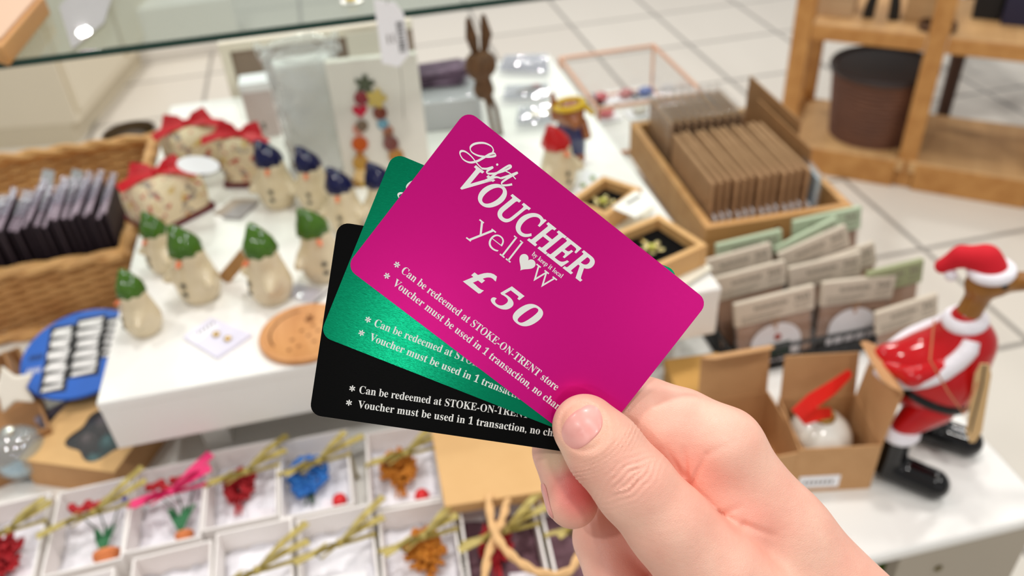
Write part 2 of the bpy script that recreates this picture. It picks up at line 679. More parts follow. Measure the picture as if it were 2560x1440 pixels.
def make_card(name, label, material, M4, front):
    c = MB().prism(rounded_rect(CW, CH, 0.0032), -CT, 0.0).build(name, material, smooth=False)
    c.matrix_world = M4
    tag(c, label, 'gift card')
    z = 0.00003
    card_lines(c, z)
    gift_word(c, z)
    t = MB()
    add_text(t, ''.join(chr(0x1D434 + ord(ch) - 65) for ch in 'VOUCHER'), *mm(10.9, 53.6, -17.5, 6.6), z, offset=0.028)
    t.build('voucher_lettering', M_SILVER, c, smooth=False)
    if front:
        t = MB()
        for ch, x0, x1, y0, y1 in (('y', 21.4, 26.0, -27.6, -21.4), ('e', 26.3, 30.2, -25.7, -21.3), ('w', 41.3, 47.4, -25.6, -21.4)):
            add_text(t, ch, *mm(x0, x1, 0, 1), z, box=mm(y0, y1), offset=-0.019)
        for x in (31.6, 33.7):
            t.box(mm(x, -25.6, 0), mm(x + 0.5, -18.9, 0.01), TM((0, 0, z)))
            t.box(mm(x - 0.55, -25.6, 0), mm(x + 1.05, -25.2, 0.01), TM((0, 0, z)))
            t.box(mm(x - 0.55, -19.25, 0), mm(x + 0.3, -18.9, 0.01), TM((0, 0, z)))
        for x in (21.6, 25.8, 41.5, 47.2, 44.35):
            t.box(mm(x - 0.75, -21.6, 0), mm(x + 0.75, -21.2, 0.01), TM((0, 0, z)))
        t.box(mm(21.0, -27.7, 0), mm(22.6, -27.3, 0.01), TM((0, 0, z)))
        t.build('brand_lettering', M_SILVER, c, smooth=False)
        t = MB()
        hp = []
        for i in range(40):
            a = 2 * math.pi * i / 40
            hx = 16 * math.sin(a) ** 3
            hy = 13 * math.cos(a) - 5 * math.cos(2 * a) - 2 * math.cos(3 * a) - math.cos(4 * a)
            hp.append(mm(38.3 + hx * 0.155, -22.9 + hy * 0.158))
        t.prism(hp, z - 0.00001, z)
        t.build('heart_emblem', M_SILVER, c, smooth=False)
        t = MB()
        add_text(t, math_bold('by keep it local'), *mm(38.1, 48.6, -20.3, 1.25), z)
        t.build('small_lettering', M_SILVER, c, smooth=False)
        t = MB()
        add_text(t, '\u00a3', *mm(27.6, 33.6, -37.5, 6.5), z, shear=0.22, offset=0.02, box=mm(-37.6, -30.8))
        t.box(mm(28.0, -37.6, 0), mm(33.2, -36.9, 0.01), TM((0, 0, z)))
        add_text(t, math_bold('5'), *mm(36.4, 41.9, 0, 1), z, shear=0.3, box=mm(-37.5, -30.4))
        add_text(t, math_bold('0'), *mm(43.4, 49.6, 0, 1), z, shear=0.3, box=mm(-37.7, -30.3))
        t.build('value_lettering', M_SILVER, c, smooth=False)
    return c


make_card('voucher_card', 'front pink brushed metal voucher card showing fifty pounds, under the thumb', M_PINK, PINK_M, True)
make_card('voucher_card', 'middle green brushed metal voucher card fanned out behind the pink one', M_GREEN,
          PINK_M @ Matrix.Translation((-0.0087133, -0.02137466, -0.0007)) @ Matrix.Rotation(math.radians(15.5), 4, 'Z'), False)
make_card('voucher_card', 'rearmost black satin voucher card fanned out below the green one', M_BLACK,
          PINK_M @ Matrix.Translation((-0.00917196, -0.04550517, -0.0014)) @ Matrix.Rotation(math.radians(28.6), 4, 'Z'), False)

# ================================================================== the hand (mm in a frame 232 mm along the sight axis, z towards the viewer)
HAND_M = CAM_M @ Matrix.Translation((0, 0, -0.232))


def hp(px, py, z):
    s = (232.0 - z) / 2100.0
    return np.array([(px - 1280) * s, (720 - py) * s, z])


def hc(*pts):
    """chain of tapered capsules through (px, py, z, r)"""
    return [(hp(*a[:3]), hp(*b[:3]), a[3], b[3]) for a, b in zip(pts[:-1], pts[1:])]


THUMB = hc((1464, 1068, 4.0, 8.9), (1512, 1126, 5.0, 10.0), (1588, 1216, 6.0, 10.5), (1672, 1312, 5.0, 11.2), (1785, 1440, 2.0, 14.0))
THENAR = hc((1785, 1440, 2.0, 14.5), (2000, 1700, -8.0, 22.0))
INDEX = hc((1808, 1118, -10.5, 11.6), (1700, 1066, -14.0, 10.6), (1612, 1034, -17.2, 10.2), (1500, 1022, -17.4, 8.8), (1425, 1050, -15.0, 7.6))
BACK = hc((1806, 1128, -10.0, 11.2), (1960, 1335, -11.5, 12.6), (2130, 1560, -14.0, 17.5))
MIDDLE = hc((1800, 1250, -26.0, 11.0), (1500, 1100, -36.0, 10.0), (1406, 1128, -19.0, 8.6), (1431, 1256, -13.0, 7.5))
RING = hc((1840, 1390, -28.0, 11.0), (1513, 1345, -33.0, 9.9), (1552, 1490, -24.0, 9.2), (1640, 1600, -18.0, 8.4))
LITTLE = hc((1880, 1530, -28.0, 10.0), (1635, 1470, -31.0, 9.0), (1690, 1610, -24.0, 8.0))
WEB = hc((1655, 1092, -10.5, 8.4), (1742, 1188, -9.0, 8.2), (1850, 1300, -7.5, 10.5))
PALM = hc((1840, 1240, -20.0, 12.0), (1990, 1560, -18.0, 20.0)) + hc((1880, 1480, -24.0, 15.0), (2090, 1720, -18.0, 22.0))
WRIST = hc((2090, 1640, -13.0, 24.0), (2620, 2300, -20.0, 30.0))

GROOVES = [  # (x1, y1, x2, y2, depth mm, width mm) creases of the web and the index base
    (1722, 1222, 1770, 1130, 1.1, 1.3), (1720, 1216, 1708, 1110, 0.8, 1.3), (1708, 1190, 1660, 1110, 0.5, 1.3),
    (1768, 1136, 1850, 1096, 0.28, 1.8), (1800, 1290, 1860, 1262, 0.6, 1.8), (1860, 1312, 1950, 1345, 0.7, 1.8), (1795, 1284, 1872, 1318, 0.6, 1.8), (1640, 1010, 1700, 985, 0.3, 2.0)]


def hand_sdf(p):
    palm = chain_sdf(THENAR + BACK + PALM + WRIST, 9.0)(p)
    idx = smin(chain_sdf(INDEX, 5.0)(p), chain_sdf(WEB, 5.0)(p), 6.0)
    d = smin(palm, idx, 6.0)
    for ch, k in ((MIDDLE, 2.0), (RING, 2.0), (LITTLE, 2.0)):
        d = smin(d, chain_sdf(ch, 3.0)(p), k)
    th = chain_sdf(THUMB, 5.0)(p)
    # nail bed: slightly flattened plate with a soft rim
    s = 2100.0 / (232.0 - p[..., 2])
    X = 1280 + p[..., 0] * s
    Y = 720 - p[..., 1] * s
    front = p[..., 2] > 0
    a = ((X - 1457) * 0.57 + (Y - 1068) * 0.82) / 58.0
    b = ((X - 1457) * 0.82 - (Y - 1068) * 0.57) / 52.0
    rr = np.sqrt(a * a + b * b)
    th = th + np.where(front, 0.28 * np.exp(-((rr - 1.02) / 0.13) ** 2) - 0.22 * np.exp(-((rr - 1.3) / 0.2) ** 2), 0)
    # knuckle wrinkles of the thumb joint
    sa = ((X - 1572) * 0.62 + (Y - 1200) * 0.78) / 9.0
    sb = ((X - 1572) * 0.78 - (Y - 1200) * 0.62) / 9.0
    win = np.exp(-(sa / 4.2) ** 2 - (sb / 7.0) ** 2)
    wr = np.sin(2 * np.pi * (sa + 0.035 * np.sign(sa) * sb * sb + 0.25 * np.sin(sb * 0.9)) / 1.9)
    th = th + np.where(front, 0.30 * win * wr - 0.30 * np.exp(-(sa / 5.0) ** 2 - (sb / 6.0) ** 2), 0)
    th = th + np.where(front, 0.14 * np.exp(-((sa + 9.5) / 2.5) ** 2) * np.sin(2 * np.pi * (sa + 0.03 * sb * sb) / 1.3), 0)
    g = 0
    for x1, y1, x2, y2, dep, w in GROOVES:
        L2 = (x2 - x1) ** 2 + (y2 - y1) ** 2
        t = np.clip(((X - x1) * (x2 - x1) + (Y - y1) * (y2 - y1)) / L2, 0, 1)
        dd = np.hypot(X - x1 - t * (x2 - x1), Y - y1 - t * (y2 - y1)) / 8.8
        g = g + dep * np.exp(-(dd / (w * 0.6)) ** 2) * (1 - t) ** 0.8
    d = d + np.where(p[..., 2] > -16, g, 0)
    return smin(d, th, 1.6)


def hand_surface(h=1.0):
    lo, hi = np.array([1.0, -132.0, -50.0]), np.array([160.0, -14.0, 22.0])
    v, q = nets(hand_sdf, lo, hi, h)
    # one round of quad subdivision, then settle the vertices on the surface
    E = np.sort(np.concatenate([q[:, [i, (i + 1) % 4]] for i in range(4)]), 1)
    ue, iv = np.unique(E, axis=0, return_inverse=True)
    iv = iv.reshape(4, len(q)).T + len(v)
    fc = len(v) + len(ue) + np.arange(len(q))
    v = np.concatenate([v, v[ue].mean(1), v[q].mean(1)])
    q = np.concatenate([np.stack([q[:, i], iv[:, i], fc, iv[:, i - 1]], 1) for i in range(4)])
    for _ in range(2):                       # settle the vertices on the surface
        d = hand_sdf(v)
        e = 0.05
        gr = np.stack([hand_sdf(v + np.eye(3)[i] * e) - d for i in range(3)], 1) / e
        gl = np.maximum((gr * gr).sum(1), 0.3)
        v = v - gr * np.clip(d / gl, -0.5, 0.5)[:, None]
    return v, q


def hit_ray(px, py, z0=22.0, z1=-30.0):
    zs = np.linspace(z0, z1, 300)
    P = np.array([hp(px, py, z) for z in zs])
    d = hand_sdf(P)
    i = np.argmax(d < 0)
    if d[i] >= 0:
        return P[-1]
    t = d[i - 1] / (d[i - 1] - d[i])
    return P[i - 1] + (P[i] - P[i - 1]) * t


def skin_material():
    m = mat('skin', (240, 184, 164), 0.40, 0.0, 0.45, sss=0.12)
    nt = m.node_tree
    b = nt.nodes['Principled BSDF']
    tc = nt.nodes.new('ShaderNodeTexCoord')
    n = nt.nodes.new('ShaderNodeTexNoise')
    n.inputs['Scale'].default_value = 55
    n.inputs['Detail'].default_value = 5
    nt.links.new(tc.outputs['Object'], n.inputs['Vector'])
    r = nt.nodes.new('ShaderNodeValToRGB')
    r.color_ramp.elements[0].position = 0.3
    r.color_ramp.elements[0].color = (*lin((243, 194, 172)), 1)
    r.color_ramp.elements[1].position = 0.72
    r.color_ramp.elements[1].color = (*lin((234, 168, 148)), 1)
    nt.links.new(n.outputs['Fac'], r.inputs['Fac'])
    col = r.outputs['Color']
    # flushed skin of the finger pads, the joint and the web; paler pressed rims
    for px, py, z, rad, rgb, amt in ((1452, 1222, -6, 10, (226, 104, 100), 0.9), (1728, 1190, 0, 10, (236, 140, 120), 0.55), (1470, 1060, 12, 11, (242, 182, 150), 0.4),
                                     (1388, 1140, -10, 5.5, (240, 206, 170), 0.8), (1420, 1120, 6, 5, (244, 206, 172), 0.6), (1575, 1200, 16, 9, (238, 158, 140), 0.35),
                                     (1850, 1325, 4, 14, (236, 148, 130), 0.4), (1600, 1420, -24, 18, (228, 134, 122), 0.5), (1480, 1330, -26, 12, (240, 176, 158), 0.3)):
        vm = nt.nodes.new('ShaderNodeVectorMath')
        vm.operation = 'DISTANCE'
        vm.inputs[1].default_value = tuple(hp(px, py, z) / 1000)
        nt.links.new(tc.outputs['Object'], vm.inputs[0])
        mr = nt.nodes.new('ShaderNodeMapRange')
        mr.interpolation_type = 'SMOOTHSTEP'
        mr.inputs['From Min'].default_value = rad * 0.2 / 1000
        mr.inputs['From Max'].default_value = rad * 1.3 / 1000
        mr.inputs['To Min'].default_value = amt
        mr.inputs['To Max'].default_value = 0
        nt.links.new(vm.outputs['Value'], mr.inputs['Value'])
        mx = nt.nodes.new('ShaderNodeMix')
        mx.data_type = 'RGBA'
        nt.links.new(mr.outputs['Result'], mx.inputs['Factor'])
        nt.links.new(col, mx.inputs['A'])
        mx.inputs['B'].default_value = (*lin(rgb), 1)
        col = mx.outputs['Result']
    nt.links.new(col, b.inputs['Base Color'])
    vo = nt.nodes.new('ShaderNodeTexVoronoi')
    vo.feature = 'DISTANCE_TO_EDGE'
    vo.inputs['Scale'].default_value = 1900
    n3 = nt.nodes.new('ShaderNodeTexNoise')
    n3.inputs['Scale'].default_value = 420
    n3.inputs['Detail'].default_value = 4
    ad = nt.nodes.new('ShaderNodeMath')
    ad.operation = 'MULTIPLY_ADD'
    ad.inputs[1].default_value = 0.6
    nt.links.new(tc.outputs['Object'], vo.inputs['Vector'])
    nt.links.new(tc.outputs['Object'], n3.inputs['Vector'])
    nt.links.new(vo.outputs['Distance'], ad.inputs[0])
    nt.links.new(n3.outputs['Fac'], ad.inputs[2])
    bp = nt.nodes.new('ShaderNodeBump')
    bp.inputs['Strength'].default_value = 0.42
    bp.inputs['Distance'].default_value = 0.00035
    nt.links.new(ad.outputs[0], bp.inputs['Height'])
    nt.links.new(bp.outputs['Normal'], b.inputs['Normal'])
    return m


def build_hand():
    v, q = hand_surface()
    mb = MB()
    mb.add([tuple(x) for x in v / 1000.0], [tuple(int(i) for i in f) for f in q])
    o = mb.build('hand', skin_material())
    o.data.polygons.foreach_set('use_smooth', [True] * len(o.data.polygons))
    o.matrix_world = HAND_M
    tag(o, 'bare right hand of a person pinching the three fanned voucher cards', 'hand')
    # thumbnail: a plate laid on the thumb
    out = [(1403, 1084), (1409, 1056), (1434, 1029), (1467, 1012), (1491, 1015), (1504, 1034), (1508, 1057), (1501, 1078), (1487, 1094), (1467, 1112), (1447, 1123), (1430, 1122), (1412, 1108)]
    m = len(out)
    dense = []
    for i in range(m):
        p0, p1, p2, p3 = (np.array(out[(i + j) % m], float) for j in (-1, 0, 1, 2))
        for u in (0, 0.33, 0.66):
            dense.append(0.5 * (2 * p1 + (p2 - p0) * u + (2 * p0 - 5 * p1 + 4 * p2 - p3) * u * u + (3 * p1 - p0 - 3 * p2 + p3) * u ** 3))
    c = np.mean(dense, 0)
    n = len(dense)
    rings = (0.0, 0.3, 0.55, 0.78, 0.93, 1.0)
    vs = []
    vw = np.array([0, 0, 1.0])
    for k, rg in enumerate(rings):
        for dpt in (dense if k else dense[:1]):
            px, py = c + (dpt - c) * rg
            P = hit_ray(px, py)
            vs.append(P + vw * (0.34 if rg < 0.9 else (0.28 if rg < 1 else -0.1)))
    fs = [(0, 1 + i, 1 + (i + 1) % n) for i in range(n)]
    for k in range(len(rings) - 2):
        a, b2 = 1 + k * n, 1 + (k + 1) * n
        fs += [(a + i, b2 + i, b2 + (i + 1) % n, a + (i + 1) % n) for i in range(n)]
    nm = mat('fingernail', (228, 146, 138), 0.32, 0, 0.5, coat=0.1, var=(140, 0.25, (240, 182, 172)))
    MB().add([tuple(x / 1000) for x in vs], fs).build('thumbnail', nm, o, subsurf=1, label='short pink thumbnail')
    # nail of the curled middle finger, seen nearly edge-on
    A, B = hp(1396, 1196, -14.5), hp(1424, 1282, -12.0)
    ax = (B - A) / np.linalg.norm(B - A)
    side = np.array([-1.0, -0.25, -0.1])
    side -= ax * (side @ ax)
    side /= np.linalg.norm(side)
    oth = np.cross(ax, side)
    oth *= np.sign(oth[2])
    vs, fs = [], []
    nu, nv = 8, 9
    for i in range(nu + 1):
        for j in range(nv):
            th = math.radians(-42 + 84 * j / (nv - 1)) * (1.0 if 0 < i < nu else 0.75)
            dirv = side * math.cos(th) + oth * math.sin(th)
            o0 = A + (B - A) * i / nu
            ts = np.linspace(0, 14, 200)
            d = hand_sdf(o0 + dirv * ts[:, None])
            t = ts[np.argmax(d > 0)]
            rim = 0.45 if (0 < i < nu and 0 < j < nv - 1) else 0.1
            vs.append(tuple((o0 + dirv * (t + rim)) / 1000))
    for i in range(nu):
        for j in range(nv - 1):
            a = i * nv + j
            fs.append((a, a + 1, a + nv + 1, a + nv))
    MB().add(vs, fs).build('fingernail', nm, o, subsurf=1, label='middle fingernail seen edge-on')
    return o


build_hand()

# ================================================================== the setting
Z_T, Z_R = 0.74, 0.86                    # table top, riser top


def floor_material():
    m = mat('cream_floor_tile', (216, 208, 194), 0.28)
    nt = m.node_tree
    b = nt.nodes['Principled BSDF']
    tc = nt.nodes.new('ShaderNodeTexCoord')
    mp = nt.nodes.new('ShaderNodeMapping')
    mp.inputs['Location'].default_value = (-0.24, -0.40, 0)
    br = nt.nodes.new('ShaderNodeTexBrick')
    br.offset = 0.0
    br.inputs['Scale'].default_value = 1.0
    br.inputs['Brick Width'].default_value = 0.41
    br.inputs['Row Height'].default_value = 0.415
    br.inputs['Mortar Size'].default_value = 0.008
    br.inputs['Mortar Smooth'].default_value = 0.1
    br.inputs['Color1'].default_value = (*lin((222, 216, 205)), 1)
    br.inputs['Color2'].default_value = (*lin((216, 209, 198)), 1)
    br.inputs['Mortar'].default_value = (*lin((150, 145, 138)), 1)
    nt.links.new(tc.outputs['Object'], mp.inputs['Vector'])
    nt.links.new(mp.outputs['Vector'], br.inputs['Vector'])
    nt.links.new(br.outputs['Color'], b.inputs['Base Color'])
    return m


struct(MB().box((-4.5, -3.0, -0.1), (5.5, 8.0, 0.0)).build('floor', floor_material(), smooth=False))

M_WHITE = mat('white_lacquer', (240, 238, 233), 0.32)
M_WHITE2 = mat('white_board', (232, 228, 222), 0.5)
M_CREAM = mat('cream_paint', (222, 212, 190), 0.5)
M_SHADE_GREY = mat('shade_grey_board', (176, 166, 150), 0.6)  # beige grey carries the shade below the table top in its colour
M_STEEL = mat('screw_steel', (120, 110, 80), 0.4, 0.8)
M_KRAFT = mat('kraft_card', (198, 152, 104), 0.75, var=(60, 0.3, (188, 142, 94)))
M_KRAFT2 = mat('kraft_paper', (216, 174, 118), 0.75, var=(30, 0.3, (207, 164, 108)))
M_KRAFT_D = mat('brown_kraft', (168, 122, 78), 0.75, var=(60, 0.3, (154, 110, 68)))
M_OAK = wood('honey_oak', (196, 142, 78), (176, 120, 58), 22, (1, 10, 1))
M_OAKL = wood('pale_oak', (205, 164, 112), (190, 148, 98), 22, (1, 10, 1))
M_PINE = wood('pale_pine', (222, 178, 118), (206, 158, 98), 60, (1, 10, 1))
M_BLACKV = mat('black_velvet', (10, 9, 9), 0.95, spec=0.1)
M_PAPER = mat('white_paper', (244, 243, 246), 0.7)
M_INK = mat('grey_print', (110, 104, 98), 0.8)
M_INKD = mat('black_print', (34, 32, 32), 0.7)
M_RED = mat('red_ribbon', (205, 14, 32), 0.4)
M_GOLD = mat('gold_metal', (214, 178, 96), 0.25, 0.9)

# ------------------------------------------------------------------ display table with its lower shelf
t = thing('display_table', 'long white display table with rounded edge carrying the whole gift display', 'table', (0, 0, 0))
MB().box((-1.35, 0.357, Z_T - 0.013), (0.53, 1.34, Z_T)).build('table_top', M_WHITE, t, bevel=0.004)
MB().box((0.386, 0.3585, 0.0), (0.516, 0.3715, Z_T - 0.013)).build('front_panel', M_SHADE_GREY, t, bevel=0.001)
MB().box((0.502, 0.3715, 0.0), (0.516, 1.30, Z_T - 0.013)).build('side_panel', M_WHITE2, t, bevel=0.001)
MB().box((-1.30, 0.372, 0.0), (-1.286, 1.30, Z_T - 0.013)).build('side_panel', M_WHITE2, t, bevel=0.001)
pbl = aty(2206, 1411, 0.395)
Z_L = pbl.z - 0.046
MB().box((-1.286, 0.885, 0.05), (0.502, 0.90, Z_T - 0.013)).build('back_panel', M_SHADE_GREY, t, bevel=0.001)
MB().box((-1.286, 0.372, Z_L - 0.012), (0.502, 0.884, Z_L)).build('lower_shelf', M_WHITE2, t, bevel=0.002)
p = aty(2345, 1420, 0.3585)
MB().lathe([(0.004, 0), (0.004, 0.001), (0.0025, 0.002)], 12).build('screw', M_STEEL, t, loc=p, rot=(math.pi / 2, 0, 0))
bl = thing('painted_ball', 'small glossy orange and green ball under the table edge beside the wrist', 'ornament', (pbl.x - 0.004, 0.395, Z_L + 0.0002))
rr = 0.023
for k, (rgb, a0, a1) in enumerate((((150, 60, 10), 0, 7), ((226, 160, 20), 7, 11), ((120, 168, 60), 11, 16))):
    prof = [(rr * math.sin(math.pi * i / 16), rr - rr * math.cos(math.pi * i / 16)) for i in range(a0, a1 + 1)]
    MB().lathe(prof, 24).build('band', mat('ball_paint', rgb, 0.2, coat=0.5), bl)

# ------------------------------------------------------------------ white riser
t = thing('display_riser', 'broad white riser with deep apron standing on the table under the snowmen', 'riser', (0, 0, 0))
mb = MB()
mb.box((-0.259, 0.595, Z_R - 0.012), (0.317, 1.24, Z_R))
mb.build('riser_top', M_WHITE, t, bevel=0.002)
mb = MB()
for lo, hi in (((-0.258, 0.5955, 0.803), (0.316, 0.607, Z_R - 0.011)), ((-0.2585, 0.607, 0.803), (-0.247, 1.239, Z_R - 0.011)), ((0.305, 0.607, 0.803), (0.3165, 1.239, Z_R - 0.011)),
               ((-0.247, 1.228, 0.803), (0.305, 1.239, Z_R - 0.011))):
    mb.box(lo, hi)
mb.build('apron', M_WHITE, t, bevel=0.001)
for x in (-0.200, 0.268):
    MB().box((x, 0.64, Z_T), (x + 0.026, 0.668, Z_R - 0.012)).build('leg', M_WHITE, t, bevel=0.001)
    MB().box((x, 1.19, Z_T), (x + 0.026, 1.218, Z_R - 0.012)).build('leg', M_WHITE, t, bevel=0.001)

M_SLV = clear('clear_cover', (250, 250, 252), 0.01, 0.02, 0.1)
# ------------------------------------------------------------------ glass shelf above the riser, on its cream upright
M_GLASS = clear('shelf_glass', (238, 244, 240), 0.015, 0.004, 0.03)
M_GLASSE = mat('green_glass_edge', (2, 52, 42), 0.12, 0, 0.6)
ye = 0.82
z0 = aty(400, 121, ye).z
z1 = aty(400, 103, ye).z
t = thing('glass_shelf', 'clear glass shelf with dark green edge above the display', 'shelf', (0, 0, 0))
MB().box((-1.2, ye, z0), (0.75, ye + 0.42, z1)).build('pane', M_GLASS, t, smooth=False)
MB().box((-1.2, ye - 0.0012, z0), (0.75, ye - 0.0002, z1)).build('polished_edge', M_GLASSE, t, smooth=False, label='dark green polished edge')
# slim white hangers carrying the shelf from the ceiling rail, above the photo
for x in (-1.17, 0.72):
    MB().box((x - 0.012, ye + 0.421, z0 - 0.02), (x + 0.012, ye + 0.440, 2.95)).build('upright', M_WHITE2, t, bevel=0.002)

# hang tag with barcode dangling from a string over the shelf edge
p0, p1 = aty(985, 2, ye - 0.006), aty(990, 168, ye - 0.006)
tg = thing('hang_tag', 'white swing tag with barcode hanging over the glass shelf edge', 'tag', p1)
hz = p0.z - p1.z
MB().prism([(-0.013, 0.006), (0.003, 0.0), (0.015, 0.012), (0.0145, hz * 0.80), (0.008, hz * 0.97), (-0.012, hz * 1.05)], -0.0004, 0.0004, TM((0, 0, 0), (math.pi / 2, 0, 0))).build('tag_card', M_PAPER, tg, smooth=False)
mb = MB()
zz = hz * 0.22
random.seed(3)
while zz < hz * 0.68:
    h = random.choice((0.0005, 0.0009, 0.0012))
    mb.box((0.0055, -0.0008, zz), (0.0125, -0.0005, zz + h))
    zz += h + random.choice((0.0012, 0.0018))
mb.build('barcode', M_INKD, tg, smooth=False)
mb = MB()
for x in (-0.0045, 0.0005):
    mb.box((x, -0.0008, hz * 0.38), (x + 0.0014, -0.0005, hz * 0.52))
mb.build('print_line', M_INK, tg, smooth=False)
MB().tube([(0.004, 0, 0.002), (0.004, 0.004, -0.02), (0.001, 0.01, -0.06)], 0.0003, 5).build('string', M_INK, tg)
MB().tube([(0.0, -0.0006, hz * 0.97), (0.001, -0.001, hz * 1.08), (0.003, 0.02, hz * 1.10), (0.006, 0.06, max(z1 - p1.z + 0.0008, hz * 0.5))], 0.0004, 5).build('string', M_INK, tg)

# small things seen through the glass
p = at(880, 6, z1)
c = thing('brooch', 'small yellow brooch lying on the glass shelf above the tag', 'brooch', (p.x, p.y, z1))
MB().lathe([(0.012, 0.0), (0.012, 0.002), (0.010, 0.003)], 20).build('rim', mat('silver_rim', (215, 215, 205), 0.3, 0.6), c)
MB().ell((0, 0, 0.004), (0.006, 0.006, 0.004)).build('stone', mat('yellow_enamel', (226, 196, 60), 0.3), c)

# ------------------------------------------------------------------ cream cupboard and the things on the floor at the far left
g1, g2 = at(415, 125, 0), at(262, 322, 0)
d = (g2 - g1).normalized()
nrm = Vector((d.y, -d.x, 0))
if nrm.x > 0:
    nrm = -nrm
a = g1 - d * 0.15
b = g2 + d * 0.12
t = thing('cream_cupboard', 'tall cream painted cupboard standing on the floor behind the wicker basket', 'cupboard', (0, 0, 0))


def wallbox(p, q, n, th, zlo, zhi):
    vs = []
    for z in (zlo, zhi):
        for s in (p, q, q + n * th, p + n * th):
            vs.append((s.x, s.y, z))
    return MB().add(vs, [(0, 3, 2, 1), (4, 5, 6, 7), (0, 1, 5, 4), (1, 2, 6, 5), (2, 3, 7, 6), (3, 0, 4, 7)])


off = nrm * 0.03
wallbox(a + off, b + off, nrm, 0.55, 0.08, 0.88).build('carcass', M_CREAM, t, bevel=0.003)
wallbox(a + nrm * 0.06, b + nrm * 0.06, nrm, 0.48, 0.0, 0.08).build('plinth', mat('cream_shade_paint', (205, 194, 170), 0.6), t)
L = (b - a).length
for k in range(2):
    u0, u1 = k * L / 2 + 0.02, (k + 1) * L / 2 - 0.02
    dr = wallbox(a + d * u0 + off - nrm * 0.018, a + d * u1 + off - nrm * 0.018, nrm, 0.018, 0.12, 0.84).build('door', M_CREAM, t, bevel=0.003)
    q = a + d * (u1 - 0.06) + off - nrm * 0.03
    MB().ell((q.x, q.y, 0.55), 0.014).build('knob', M_STEEL, dr)

zc = z1 + 0.0003
t = thing('wooden_box', 'shallow wooden box with orange edge lying on the glass shelf in the corner', 'box', (0, 0, 0))
P4 = [at(x, y, zc + 0.02) for x, y in ((108, -14), (0, 112), (-130, 70), (0, -60))]
MB().prism([(q.x, q.y) for q in P4], zc, zc + 0.018).build('box_body', M_OAK, t, bevel=0.001)
cq = sum(P4, Vector()) / 4
MB().prism([(cq.x + (q.x - cq.x) * 0.86, cq.y + (q.y - cq.y) * 0.86) for q in P4], zc + 0.018, zc + 0.0205).build('top_panel', mat('tan_panel', (206, 170, 140), 0.5), t, bevel=0.0008)
t = thing('grey_recess_sheet', 'grey sheet added on the glass shelf to stand for a dark cupboard recess', 'folder', (0, 0, 0))
P4 = [at(x, y, zc) for x, y in ((150, 22), (196, -30), (290, -30), (262, 62), (182, 128))]
MB().prism([(q.x, q.y) for q in P4], zc, zc + 0.002).build('cover', mat('recess_grey', (150, 146, 132), 0.4), t)  # flat grey sheet added in place of a dark recess, no real folder
MB().prism([(q.x, q.y) for q in P4], zc + 0.0022, zc + 0.003).build('clear_cover', M_SLV, t)
p = at(430, 30, 0.2)
t = thing('white_cube', 'white display cube on the floor seen through the glass shelf', 'plinth', (p.x, p.y + 0.15, 0), math.radians(4))
MB().box((-0.24, -0.18, 0.0), (0.24, 0.18, 0.03)).build('base', M_WHITE2, t, bevel=0.002)
MB().box((-0.25, -0.19, 0.03), (0.25, 0.19, 0.24)).build('cube_body', M_WHITE2, t, bevel=0.004)
p = at(290, 6, 0.26)
t = thing('wooden_stool', 'low wooden stool beside the white cube seen through the glass', 'stool', (p.x - 0.20, p.y + 0.1, 0), math.radians(4))
MB().box((-0.13, -0.1, 0.25), (0.13, 0.1, 0.275)).build('seat', M_OAK, t, bevel=0.003)
for x in (-0.11, 0.11):
    for y in (-0.08, 0.08):
        MB().box((x - 0.014, y - 0.014, 0), (x + 0.014, y + 0.014, 0.25)).build('leg', M_OAK, t, bevel=0.002)

# ------------------------------------------------------------------ oak shelving unit at the far right
pa, pb = at(1962, 352, 0.09), at(2268, 400, 0.09)
pb.z = pa.z = 0
u = (pb - pa)
LW = u.length
ang = math.atan2(u.y, u.x)
t = thing('oak_shelf_unit', 'open honey oak shelving unit on the floor holding a wicker bin', 'shelving', pa, ang)
ZS = 0.455
DP = 0.36
NB = 3
for k in range(NB + 1):
    for y, n in ((0.0, 'front'), (DP - 0.03, 'rear')):
        MB().box((k * LW - 0.026, y, 0), (k * LW + 0.026, y + 0.03, 1.15)).build('post', M_OAK, t, bevel=0.002)
for k in range(NB):
    x0, x1 = k * LW + 0.027, (k + 1) * LW - 0.027
    for nm, lo, hi, mm_ in (('bottom_board', (x0 - 0.02, -0.012, 0.055), (x1 + 0.02, DP, 0.09), M_OAKL), ('plinth_rail', (x0, -0.014, 0.0), (x1, 0.012, 0.086), M_OAK),
                            ('shelf_board', (x0, 0.002, ZS - 0.004), (x1, DP - 0.002, ZS + 0.018), M_OAKL), ('shelf_rail', (x0, -0.002, ZS - 0.03), (x1, 0.016, ZS + 0.012), M_OAK)):
        MB().box(lo, hi).build(nm, mm_, t, bevel=0.002)
MB().box((-0.015, 0.03, 0.09), (0.0, DP - 0.03, 0.12)).build('side_rail', M_OAK, t)

UM = Matrix.Translation(pa) @ Matrix.Rotation(ang, 4, 'Z')


def on_unit(x, y, z):
    v = UM @ Vector((x, y, z))
    return v


